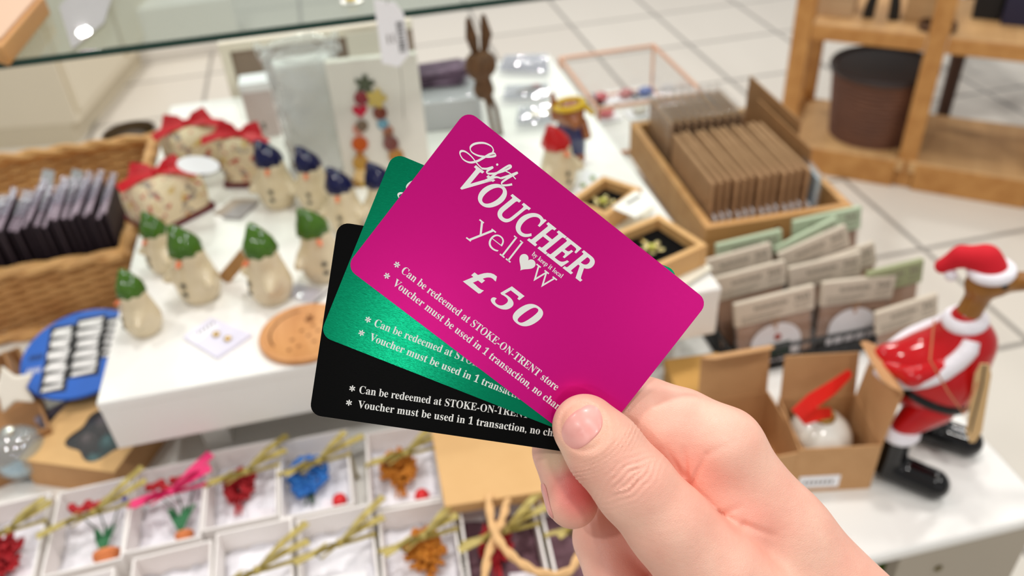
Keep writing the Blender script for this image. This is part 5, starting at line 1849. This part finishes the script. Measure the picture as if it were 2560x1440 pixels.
# ================================================================== wicker basket of dark sachets
M_WICKER = mat('honey_wicker', (218, 168, 106), 0.6, var=(35, 0.3, (184, 128, 70)))
M_WICKERD = mat('wicker_rim', (222, 172, 110), 0.55, var=(60, 0.3, (196, 140, 80)))
BX0, BX1, BY0, BY1, BZ = -0.66, -0.287, 0.895, 1.215, 0.086
t = thing('wicker_basket', 'long honey wicker basket packed with dark sachets on the table end', 'basket', (0, 0, Z_T))


def woven(p, q, n_out, rows, stakes, h):
    """woven wall between p and q: strands pass in front of and behind the stakes"""
    L = (q - p).length
    d = (q - p) / L
    nu = stakes * 6
    vs, fs = [], []
    m = rows * 4
    for j in range(m + 1):
        z = 0.004 + (h - 0.008) * j / m
        row = int(j / 4)
        for i in range(nu + 1):
            u = L * i / nu
            ph = math.sin(math.pi * i / 6 + (math.pi if row % 2 else 0))
            o = 0.0026 * ph + 0.0022 * math.sin(math.pi * (j % 4) / 4)
            flare = 0.014 * (z / h) - 0.014
            b = p + d * u + n_out * (o + flare)
            vs.append((b.x, b.y, z))
    for j in range(m):
        for i in range(nu):
            a = j * (nu + 1) + i
            fs.append((a, a + 1, a + nu + 2, a + nu + 1))
    return vs, fs


cn = [Vector((BX0, BY0, 0)), Vector((BX1, BY0, 0)), Vector((BX1, BY1, 0)), Vector((BX0, BY1, 0))]
for k, (st, nrm_) in enumerate(((16, (0, -1, 0)), (12, (1, 0, 0)), (16, (0, 1, 0)), (12, (-1, 0, 0)))):
    vs, fs = woven(cn[k], cn[(k + 1) % 4], Vector(nrm_), 14, st, BZ)
    MB().add(vs, fs).build('woven_wall', M_WICKER, t, solid=0.004)
for z, r, nm in ((BZ, 0.0085, 'rim'), (0.008, 0.007, 'foot_braid')):
    mb = MB()
    fl = 0.0 if z > 0.05 else -0.013
    pts = []
    for k in range(4):
        a, b = cn[k], cn[(k + 1) % 4]
        for i in range(30):
            q = a + (b - a) * (i / 30)
            cx, cy = (BX0 + BX1) / 2, (BY0 + BY1) / 2
            q = Vector((q.x + math.copysign(fl, q.x - cx), q.y + math.copysign(fl, q.y - cy), z))
            pts.append(q)
    for s in range(2):
        mb.tube([q + Vector((0.003 * math.sin(i * 0.9 + s * math.pi), 0.003 * math.sin(i * 0.9 + s * math.pi), 0.003 * math.cos(i * 0.9 + s * math.pi))) for i, q in enumerate(pts)], r * 0.75, 7, closed=True)
    mb.build(nm, M_WICKERD, t)
MB().box((BX0 + 0.01, BY0 + 0.01, 0.001), (BX1 - 0.01, BY1 - 0.01, 0.006)).build('bottom', M_WICKER, t)

M_DARK = mat('dark_sachet', (34, 26, 32), 0.6, var=(120, 0.25, (58, 42, 52)))
M_DTOP = mat('plum_print', (124, 96, 112), 0.4, var=(170, 0.18, (190, 168, 186)))
M_SACH = clear('sachet_film', (226, 220, 232), 0.12, 0.2, 0.22, bump=(60, 1.0))
sc0 = None
NS = 22
random.seed(21)
for k in range(NS):
    lab = ORD[NS - 1 - k] + ' dark sachet counted from the floral boxes in the wicker basket'
    loc = Vector((-0.4555 + 0.00745 * k, 0.918 + random.uniform(-0.004, 0.006), Z_T + 0.006))
    rz = math.radians(random.uniform(-1.5, 1.0))
    if sc0 is None:
        sc0 = thing('dark_sachet', lab, 'sachet', loc, rz, 'dark sachets in the wicker basket')
        MB().box((-0.0020, 0, 0), (0.0020, 0.080, 0.122)).build('sachet_body', M_DARK, sc0, bevel=0.0012)
        MB().ribbon([(0.0, 0.001, 0.1232), (0.001, 0.080, 0.1262)], 0.0042, 0.002).build('printed_top', M_DTOP, sc0)
        MB().ribbon([(0, 0.030, 0.1262), (0.002, 0.054, 0.131), (0.004, 0.080, 0.1335)], [0.003, 0.005, 0.007], 0.0010, up=(0.6, 0, 0.8)).build('clear_seal', M_SACH, sc0)
    else:
        copy_thing(sc0, loc, rz, lab, scale=random.uniform(0.96, 1.04))
for k, (px, py, tx, ty) in enumerate(((92, 560, 122, 425), (160, 545, 196, 425), (238, 550, 262, 470))):
    q = aty(px, py, 1.00)
    tt = aty(tx, ty, 1.04)
    o = thing('clear_card_sleeve', ('clear sleeve sticking up highest from the sachets farthest along the basket', 'clear sleeve sticking up in the middle of the sachets', 'wide clear sleeve sticking up from the sachets nearest the floral box')[k], 'sleeve', (0, 0, 0))
    MB().ribbon([q, (q + tt) / 2 + Vector((0.002, 0, 0)), tt], [0.020, 0.017, 0.013] if k < 2 else [0.034, 0.034, 0.026], 0.0008, up=(0.3, -1, 0.3)).build('film', clear('sleeve_film', (236, 238, 244), 0.2, 0.15, 0.65), o)
    MB().ribbon([q + Vector((0, 0.002, 0)), q + (tt - q) * 0.6 + Vector((0, 0.002, 0))], 0.006, 0.001, up=(0.3, -1, 0.3)).build('insert', mat('grey_insert', (132, 138, 142), 0.5), o)
p = aty(318, 340, 1.25)
o = thing('dark_dish', 'dark brown dish behind the rear rim of the wicker basket', 'dish', (p.x, 1.268, Z_T))
MB().lathe([(0.026, 0.0), (0.028, 0.002), (0.036, 0.050), (0.040, 0.078), (0.037, 0.078), (0.032, 0.058), (0.001, 0.058)], 28).build('bowl', mat('dark_bronze', (84, 66, 44), 0.35), o)
MB().lathe([(0.024, 0.0582), (0.028, 0.062), (0.022, 0.070), (0.001, 0.072)], 20).build('filling', mat('brown_filling', (62, 48, 32), 0.7), o)

# ================================================================== kraft boxes, blue disc, star and bauble at the near left end
def polybox(name, label, cat, foot, z0, z1, m, lid=None):
    o = thing(name, label, cat, (0, 0, 0))
    MB().prism([(q.x, q.y) for q in foot], z0, z1).build('box_body', m, o, bevel=0.001)
    return o


# window box: lid face slopes down to the viewer
w_bl, w_br = at(170, 1225, Z_T), at(338, 1192, Z_T)
c0, c1 = Vector((-0.346, 0.628, Z_T)), Vector((-0.272, 0.622, Z_T))
WBP, WBA = Vector((-0.362, 0.638, Z_T)), math.radians(-24.5)
o = thing('window_box', 'kraft gift box with scalloped window showing dark contents beside the riser', 'box', WBP, WBA)
WW, WD, WH = 0.100, 0.100, 0.036
for nm, lo, hi in (('side_wall', (0, 0, 0), (WW, 0.0015, WH - 0.001)), ('side_wall', (0, WD - 0.0015, 0), (WW, WD, WH - 0.001)), ('side_wall', (0, 0.0015, 0), (0.0015, WD - 0.0015, WH - 0.001)), ('side_wall', (WW - 0.0015, 0.0015, 0), (WW, WD - 0.0015, WH - 0.001)),
                   ('bottom', (0.0015, 0.0015, 0), (WW - 0.0015, WD - 0.0015, 0.0015))):
    MB().box(lo, hi).build(nm, M_KRAFT, o)
# lid with a scalloped hole
hole = []
for k in range(48):
    a = 2 * math.pi * k / 48
    r = 0.034 + 0.0045 * math.cos(5 * a + 0.6)
    hole.append((0.064 + r * math.cos(a), 0.044 + r * 0.98 * math.sin(a)))
outer = []
for k in range(48):
    a = 2 * math.pi * k / 48
    ca, sa = math.cos(a), math.sin(a)
    s = 1 / max(abs(ca), abs(sa))
    outer.append((min(max(WW / 2 + (WW / 2 + 0.001) * ca * s, -0.001), WW + 0.001), min(max(WD / 2 + (WD / 2 + 0.001) * sa * s, -0.001), WD + 0.001)))
vs, fs = [], []
for z in (WH - 0.001, WH):
    vs += [(x, y, z) for x, y in outer] + [(x, y, z) for x, y in hole]
for k in range(48):
    j = (k + 1) % 48
    fs += [(k, j, 48 + j, 48 + k), (96 + k, 144 + k, 144 + j, 96 + j), (48 + k, 48 + j, 144 + j, 144 + k), (k, 96 + k, 96 + j, j)]
MB().add(vs, fs).build('window_lid', M_KRAFT2, o, smooth=False)
MB().prism([((x - 0.064) * 1.05 + 0.064, (y - 0.044) * 1.05 + 0.044) for x, y in hole], WH - 0.0022, WH - 0.0015).build('window_film', clear('window_film', (240, 240, 244), 0.05, 0.05, 0.03), o, smooth=False)
random.seed(4)
for k in range(9):
    x, y = 0.036 + 0.0245 * (k % 3), 0.020 + 0.0245 * (k // 3)
    c = thing('chocolate', ORD[k] + ' wrapped sweet behind the scalloped kraft window, counted from its near corner', 'sweet', (0, 0, 0), 0, 'wrapped sweets in the window box')
    c.matrix_world = TM(WBP, (0, 0, WBA)) @ TM((x, y, 0.0016))
    MB().lathe([(0.0095, 0), (0.0115, 0.010), (0.010, 0.020), (0.005, 0.026), (0.0005, 0.027)], 14, wob=lambda i, kk: 0.06 * (kk % 2)).build('wrapper', mat('foil_wrap', ((96, 78, 68), (52, 112, 104), (150, 104, 92))[k % 3 if k != 4 else 1], 0.35, 0.3), c)

# open kraft carton at the frame edge, holding the star and the clear bauble
q = at(122, 1062, Z_T + 0.045)
o = thing('kraft_carton', 'open brown kraft carton at the display end holding white star ornament', 'carton', (q.x, q.y, Z_T), math.radians(23))
CWD, CHH = 0.15, 0.044
for nm, lo, hi in (('side_wall', (-0.003, 0.0, 0), (0.0, CWD, CHH)), ('front_wall', (-CWD, -0.003, 0), (0.0, 0.0, CHH)), ('rear_wall', (-CWD, CWD, 0), (0.0, CWD + 0.003, CHH)), ('side_wall', (-CWD - 0.003, 0, 0), (-CWD, CWD, CHH)),
                   ('bottom', (-CWD, 0, 0), (-0.003, CWD, 0.003))):
    MB().box(lo, hi).build(nm, M_KRAFT_D, o, bevel=0.0008)
CM = TM((q.x, q.y, Z_T), (0, 0, math.radians(23)))
MB().prism([(0, 0), (0.06, 0), (0.055, 0.035), (0.005, 0.035)], -0.001, 0.001, TM((-0.004, 0.045, CHH), (math.radians(78), 0, math.radians(90)))).build('flap', M_KRAFT_D, o, smooth=False)
s = thing('star_ornament', 'white star ornament leaning in the brown kraft carton', 'star', aty(28, 972, 0.690))
pts = [((0.024 if k % 2 == 0 else 0.0125) * math.cos(math.pi * k / 5 + 0.35), (0.024 if k % 2 == 0 else 0.0125) * math.sin(math.pi * k / 5 + 0.35)) for k in range(10)]
MB().prism(pts, -0.004, 0.004, TM((0, 0, 0), (math.radians(62), 0, 0.2))).build('star_body', mat('cream_white', (236, 228, 214), 0.5), s, bevel=0.002)
MB().tube([(-0.006, 0.004, 0.018), (-0.010, 0.006, 0.030), (-0.004, 0.006, 0.034), (-0.002, 0.004, 0.020)], 0.0006, 5).build('loop', M_GOLD, s)
p = aty(22, 1066, 0.655)
s = thing('clear_bauble', 'clear bauble with pale blue glitter beside the white star', 'bauble', (p.x - 0.004, p.y, Z_T + 0.0032))
s.scale = (1, 1, 1.0 + 0.0)
MB().ell((0, 0, 0.026), 0.026, 28, 16).build('ball', clear('bauble_glass', (226, 236, 240), 0.12, 0.03, 0.25), s)
MB().lathe([(0.001, 0.003), (0.012, 0.006), (0.0190, 0.012), (0.0210, 0.019), (0.001, 0.020)], 24).build('glitter', mat('blue_glitter', (120, 176, 206), 0.3, var=(400, 0.1, (220, 236, 240))), s)
MB().lathe([(0.006, 0.0512), (0.006, 0.056), (0.001, 0.057)], 16).build('cap', mat('silver_cap', (210, 210, 206), 0.25, 0.9), s)
# blue disc with jagged white lettering
p = Vector((-0.316, 0.752, Z_T + 0.060))
s = thing('blue_sign', 'round blue sign with jagged white lettering leaning under the basket rim', 'sign', p, 0)
s.rotation_euler = (math.radians(10), 0, 0)
MB().lathe([(0.060, 0), (0.061, 0.002), (0.060, 0.004), (0.001, 0.004)], 48).build('disc', mat('blue_enamel', (10, 88, 184), 0.4), s)
mo, mi = MB(), MB()
random.seed(9)
for col, (x, y0, y1, w) in enumerate(((-0.024, -0.046, 0.040, 0.020), (0.004, -0.032, 0.046, 0.024), (0.031, -0.012, 0.040, 0.020))):
    n = 11
    for k in range(n):
        y = y0 + (y1 - y0) * (k + 0.5) / n
        ww = w * random.uniform(0.82, 1.08)
        hh = (y1 - y0) / n
        zig = 0.002 * (1 if k % 2 else -1)
        poly = [(x - ww / 2, y - hh * 0.30 + zig), (x + ww / 2, y - hh * 0.42), (x + ww / 2 + 0.001, y + hh * 0.34), (x - ww / 2 + 0.001, y + hh * 0.42 + zig)]
        mi.prism(poly, 0.0044, 0.0048)
    mo.prism([(x - w / 2 - 0.002, y0 - 0.002), (x + w / 2 + 0.004, y0 - 0.004), (x + w / 2 + 0.004, y1 + 0.002), (x - w / 2 - 0.002, y1 + 0.003)], 0.0041, 0.0043)
for y, c in ((0.002, 0), (-0.016, 1)):
    for k in range(5):
        (mi if c else mo).prism([(-0.052 + 0.0028 * k, y), (-0.0505 + 0.0028 * k, y - 0.004), (-0.0500 + 0.0028 * k, y + 0.006)], 0.0044, 0.0046)
mo.build('black_outline', M_INKD, s, smooth=False)
mi.build('white_lettering', mat('white_enamel', (226, 222, 220), 0.5), s, smooth=False)
for k, (px, py, zz) in enumerate(((165, 1030, 0.030), (185, 1062, 0.012))):
    q = at(px, py, Z_T + zz)
    s = thing('patterned_sachet', ('upper', 'lower')[k] + ' black and silver patterned sachet below the blue sign', 'sachet', (q.x, q.y, Z_T + zz - 0.008), math.radians(35))
    MB().box((-0.026, -0.020, 0), (0.026, 0.020, 0.008)).build('pouch', mat('black_silver', (30, 27, 30), 0.4, var=(60, 0.12, (150, 140, 156))), s, bevel=0.003)
    MB().box((0.026, -0.020, 0.003), (0.031, 0.020, 0.0045)).build('seal', M_INKD, s)
t_ = thing('white_stand', 'low white block under the patterned sachets and blue sign', 'block', (-0.318, 0.775, Z_T))
MB().box((-0.028, -0.04, 0), (0.028, 0.05, 0.030)).build('block_body', M_WHITE2, t_, bevel=0.001)
MB().box((-0.029, -0.041, 0.030), (0.029, 0.051, 0.036)).build('block_top', M_WHITE2, t_, bevel=0.001)

# ================================================================== little white flower boxes
M_TRAYW = mat('white_carton', (240, 234, 230), 0.45)
M_TISSUE = mat('white_tissue', (240, 238, 244), 0.8, bump=(60, 0.8))
M_RAFF = mat('olive_gold_ribbon', (152, 132, 62), 0.45, var=(150, 0.2, (186, 168, 92)))
M_PINKR = mat('hot_pink_ribbon', (226, 48, 112), 0.5)
M_TERRA = mat('terracotta', (216, 126, 72), 0.7)
M_LEAFG = mat('leaf_green', (34, 108, 62), 0.6)
M_STEMG = mat('stem_green', (40, 70, 50), 0.7)
FLOWER = {'red': mat('red_dried_flower', (190, 22, 34), 0.7, var=(300, 0.2, (150, 12, 24))), 'blue': mat('blue_dried_flower', (52, 128, 206), 0.75, var=(300, 0.2, (34, 98, 178))),
          'amber': mat('amber_dried_flower', (206, 132, 34), 0.75, var=(300, 0.2, (178, 102, 16)))}
M_BERRY = mat('red_berry', (226, 28, 32), 0.4, var=(200, 0.3, (206, 18, 26)))
BW, BL, BH = 0.0640, 0.0930, 0.0350


def flower_box(lab, cx, cy, rz, kind, ribbon, seed, berry=None, darkin=False):
    rnd = random.Random(seed)
    o = thing('flower_box', lab, 'gift box', (cx, cy, Z_T), math.radians(rz), 'white flower boxes along the table front')
    th = 0.0022
    mb = MB()
    mb.box((-BW / 2, -BL / 2, 0), (BW / 2, BL / 2, 0.002))
    for lo, hi in (((-BW / 2, -BL / 2, 0.002), (BW / 2, -BL / 2 + th, BH)), ((-BW / 2, BL / 2 - th, 0.002), (BW / 2, BL / 2, BH)), ((-BW / 2, -BL / 2 + th, 0.002), (-BW / 2 + th, BL / 2 - th, BH)), ((BW / 2 - th, -BL / 2 + th, 0.002), (BW / 2, BL / 2 - th, BH))):
        mb.box(lo, hi)
    mb.build('box_tray', M_TRAYW, o, bevel=0.0006)
    vs, fs = [], []
    nx, ny = 10, 14
    for j in range(ny + 1):
        for i in range(nx + 1):
            vs.append((-BW / 2 + 0.0026 + (BW - 0.0052) * i / nx, -BL / 2 + 0.0026 + (BL - 0.0052) * j / ny, 0.007 + rnd.uniform(0, 0.006)))
    for j in range(ny):
        for i in range(nx):
            a = j * (nx + 1) + i
            fs.append((a, a + 1, a + nx + 2, a + nx + 1))
    MB().add(vs, fs).build('tissue', mat('plum_tissue', (112, 78, 88), 0.7) if darkin else M_TISSUE, o, solid=0.0006)
    if kind in FLOWER:
        mb = MB()
        fx, fy = {'red': (-0.006, 0.010), 'blue': (-0.008, 0.010), 'amber': (-0.004, 0.008)}[kind]
        FR = {'red': 0.017, 'blue': 0.021, 'amber': 0.021}[kind]
        if seed % 2:
            fx += 0.008
        if seed in (2, 14):
            FR, fy = 0.022, -0.004
        for k in range(120):
            a = rnd.uniform(0, 2 * math.pi)
            r = FR * math.sqrt(rnd.random())
            x, y = fx + r * math.cos(a) * 0.85, fy + r * math.sin(a) * 1.1
            z = 0.020 + 0.010 * (1 - (r / FR) ** 2) + rnd.uniform(-0.003, 0.003)
            if kind == 'blue':
                mb.ell((x, y, z), rnd.uniform(0.0022, 0.0036), 6, 4)
            else:
                mb.tube([(fx + (x - fx) * 0.4, fy + (y - fy) * 0.4, z - 0.006), (x * 1.0, y, z), (x + rnd.uniform(-0.003, 0.003), y + rnd.uniform(-0.002, 0.004), z + 0.002)], [0.0018, 0.0022, 0.0006], 5)
        mb.build('dried_flower', FLOWER[kind], o)
        mb = MB()
        for k in range(5):
            mb.tube([(fx + rnd.uniform(-0.004, 0.004), fy - 0.006, 0.018), (fx + rnd.uniform(-0.006, 0.006), fy - 0.03, 0.016)], 0.0009, 5)
        mb.build('flower_stem', FLOWER[kind] if kind != 'blue' else M_STEMG, o)
    elif kind == 'pot':
        x0 = 0.010
        MB().lathe([(0.0095, -0.013), (0.0135, 0.004), (0.0145, 0.005), (0.0145, 0.010), (0.012, 0.010), (0.001, 0.006)], 20, TM((x0 + 0.003, -0.030, 0.017), (math.radians(-72), 0, 0.1), (0.78, 0.78, 0.78) if seed == 3 else (0.55, 0.55, 0.6))).build('flower_pot', M_TERRA, o)
        mb = MB()
        for k in range(7):
            a = rnd.uniform(-0.6, 0.6)
            mb.ribbon([(x0, -0.024, 0.021), (x0 + 0.008 * a, -0.012, 0.026), (x0 + 0.022 * a, 0.000, 0.026)], [0.003, 0.0062, 0.001], 0.0006)
        mb.build('leaves', M_LEAFG, o)
        mb = MB()
        for k in range(3):
            a = -0.5 + 0.5 * k
            mb.tube([(x0, -0.022, 0.022), (x0 + 0.012 * a, 0.0, 0.025), (x0 - 0.006 + 0.030 * a, 0.018, 0.026)], 0.0007, 5)
        mb.build('flower_stem', M_STEMG, o)
        mb = MB()
        for k in range(9):
            mb.ell((x0 - 0.028 + 0.0034 * k, 0.022 + rnd.uniform(-0.005, 0.005), 0.034), (0.0042, 0.0042, 0.0034), 8, 5)
        mb.build('small_blooms', FLOWER['red'], o)
        mb = MB()
        for k in range(4):
            mb.ell((x0 + 0.006 + 0.004 * k, 0.030 + rnd.uniform(-0.003, 0.003), 0.027), (0.0026, 0.0026, 0.002), 8, 5)
        mb.build('small_blooms', mat('violet_bloom', (92, 92, 190), 0.6), o)
    elif kind == 'card':
        MB().box((-0.020, -0.040, 0.014), (0.020, -0.004, 0.0148), TM((0, 0, 0), (0.05, 0.03, 0))).build('gift_card', M_PAPER, o, smooth=False)
        mb = MB()
        for k in range(6):
            mb.box((-0.014 + 0.005 * k, -0.022, 0.0149), (-0.0105 + 0.005 * k, -0.019, 0.0151), TM((0, 0, 0), (0.05, 0.03, 0)))
        mb.build('print_line', M_INK, o, smooth=False)
    if kind in FLOWER or kind == 'card':
        MB().box((0.004, -0.040, 0.0125), (0.026, -0.014, 0.0132), TM((0, 0, 0.001), (0.06, 0, -0.12))).build('message_card', mat('pale_card', (240, 234, 240), 0.6), o, smooth=False)
    if berry:
        MB().ell((berry[0], berry[1], 0.019), (0.0068, 0.0075, 0.0068), 14, 9).build('berry', M_BERRY, o)
    if ribbon:
        rm = M_PINKR if ribbon == 'pink' else M_RAFF
        y0 = 0.008 if ribbon != 'low' else -0.004
        zb_ = BH + 0.0012
        mb = MB()
        mb.ribbon([(-BW / 2 - 0.0012, y0 - 0.004, 0.001), (-BW / 2 - 0.0012, y0 - 0.004, zb_), (0, y0, zb_ + 0.0006), (BW / 2 + 0.0012, y0 + 0.004, zb_), (BW / 2 + 0.0012, y0 + 0.004, 0.001)], 0.0042, 0.0007, up=(0, 0.02, 1))
        mb.build('ribbon_band', rm, o)
        mb = MB()
        z = zb_ + 0.003
        bx = 0.004
        by = y0
        q = 1.5 if ribbon == 'pink' else 1.0
        for (dx, dy, up_) in ((0.022, 0.014, 0.010), (-0.020, -0.012, 0.008)):
            mb.ribbon([(bx, by, z), (bx + dx * 0.5, by + dy * 0.3, z + up_), (bx + dx, by + dy * 0.8, z + up_ * 0.8), (bx + dx * 0.8, by + dy * 1.1, z + 0.002), (bx, by, z)], [0.003 * q, 0.0055 * q, 0.006 * q, 0.005 * q, 0.003 * q], 0.0007, up=(-0.3, 0.5, 0.8))
        for (dx, dy) in ((0.036, 0.030), (-0.036, -0.016), (0.040, 0.014)):
            j = rnd.uniform(0.75, 1.15)
            mb.ribbon([(bx, by, z), (bx + dx * 0.5 * j, by + dy * 0.5 * j, z + 0.005), (bx + dx * j, by + dy * j, z + 0.003 + rnd.uniform(0, 0.006))], [0.0032 * q, 0.0060 * q, 0.0070 * q], 0.0007, up=(0, 0, 1))
        mb.ell((bx, by, z), (0.004, 0.004, 0.0032), 10, 6)
        mb.build('bow', rm, o)
    return o


flower_box('white flower box with crimson flower and gold bow, outermost by the brown carton', -0.3535, 0.540, 3, 'red', 'gold', 2)
flower_box('white flower box with terracotta pot, red bloom and gold bow', -0.2835, 0.540, 2, 'pot', 'gold', 3)
flower_box('white flower box with terracotta pot and hot pink bow', -0.2190, 0.546, 0, 'pot', 'pink', 4)
flower_box('white flower box with scarlet flower under the riser apron', -0.1545, 0.552, 0, 'red', 'gold', 6)
flower_box('white flower box with fluffy blue flower and red berry', -0.0895, 0.547, 0, 'blue', 'gold', 8, (0.018, -0.026))
flower_box('white flower box with amber flower and red berry below the black card', -0.0115, 0.535, -3, 'amber', 'gold', 10, (0.014, -0.028))
flower_box('plain empty-looking white box in front of the terracotta pot box', -0.2840, 0.4395, 3, 'none', None, 12)
flower_box('white flower box with low amber flower and no bow in the front row', -0.2075, 0.447, 2, 'amber', None, 14)
flower_box('white flower box with gold bow and small card in the front row', -0.1425, 0.454, 0, 'card', 'low', 15)
flower_box('white box with pale card and crossed gold ribbon in the front row middle', -0.0755, 0.451, 0, 'card', 'gold', 16)
flower_box('white flower box with amber flower in the front row beside the paper bag', -0.0085, 0.4395, -2, 'amber', 'gold', 17)
flower_box('white flower box with dark lining and red flower under the bag handles', 0.0585, 0.428, -4, 'red', 'gold', 18, darkin=True)
flower_box('white flower box with dark lining beside the ring finger', 0.1260, 0.418, -4, 'none', 'gold', 20, darkin=True)

# ================================================================== kraft paper bags with twisted handles
def paper_bag(lab, corners, z0, th, handles, m, crease=True):
    P = [at(x, y, z0 + th) for x, y in corners]
    o = thing('paper_bag', lab, 'paper bag', (0, 0, 0))
    mb = MB()
    mb.prism([(q.x, q.y) for q in P], z0 + th - 0.0008, z0 + th)
    mb.build('front_sheet', m, o, smooth=False)
    MB().prism([(q.x, q.y) for q in P], z0, z0 + 0.0008).build('back_sheet', m, o, smooth=False)
    mb = MB()
    for a, b in ((P[0], P[1]), (P[2], P[3]), (P[3], P[0])):
        d = (b - a).normalized()
        n = Vector((-d.y, d.x, 0)) * 0.0004
        mb.prism([((a + n).x, (a + n).y), ((b + n).x, (b + n).y), ((b - n).x, (b - n).y), ((a - n).x, (a - n).y)], z0 + 0.0008, z0 + th - 0.0008)
    mb.build('gusset', m, o, smooth=False)
    for pts in handles:
        Q = [at(x, y, z) for x, y, z in pts]
        R_ = []
        for i in range(len(Q) - 1):
            p0, p1, p2, p3 = (Q[min(max(j, 0), len(Q) - 1)] for j in (i - 1, i, i + 1, i + 2))
            for s in range(6):
                u = s / 6
                R_.append(0.5 * ((2 * p1) + (p2 - p0) * u + (2 * p0 - 5 * p1 + 4 * p2 - p3) * u * u + (3 * p1 - p0 - 3 * p2 + p3) * u ** 3))
        R_.append(Q[-1])
        mb = MB()
        for k in range(2):
            mb.tube([q + Vector((0.0012 * math.cos(i * 0.8 + k * math.pi), 0.0006 * math.sin(i * 0.8 + k * math.pi), 0.0012 * math.sin(i * 0.8 + k * math.pi))) for i, q in enumerate(R_)], 0.0026, 7)
        mb.build('handle', mat('paper_cord', (222, 178, 124), 0.75), o)
    return o


paper_bag('kraft paper bag lying flat under the black card with twisted handles forward', [(1400, 1222), (1112, 1266), (1075, 1060), (1400, 1010)], Z_T + 0.0365, 0.011,
          [[(1222, 1240, 0.789), (1228, 1300, 0.794), (1248, 1352, 0.797), (1290, 1398, 0.797), (1350, 1432, 0.795), (1415, 1432, 0.793), (1445, 1390, 0.793), (1448, 1330, 0.793), (1415, 1262, 0.787)],
           [(1268, 1252, 0.789), (1256, 1300, 0.792), (1236, 1346, 0.792), (1218, 1400, 0.790), (1214, 1470, 0.790), (1245, 1530, 0.790), (1320, 1550, 0.790)]], M_KRAFT2)
paper_bag('second kraft paper bag tucked flat beneath the first one', [(1405, 1262), (1270, 1252), (1290, 1180), (1420, 1160)], Z_T + 0.030, 0.004, [], M_KRAFT2)
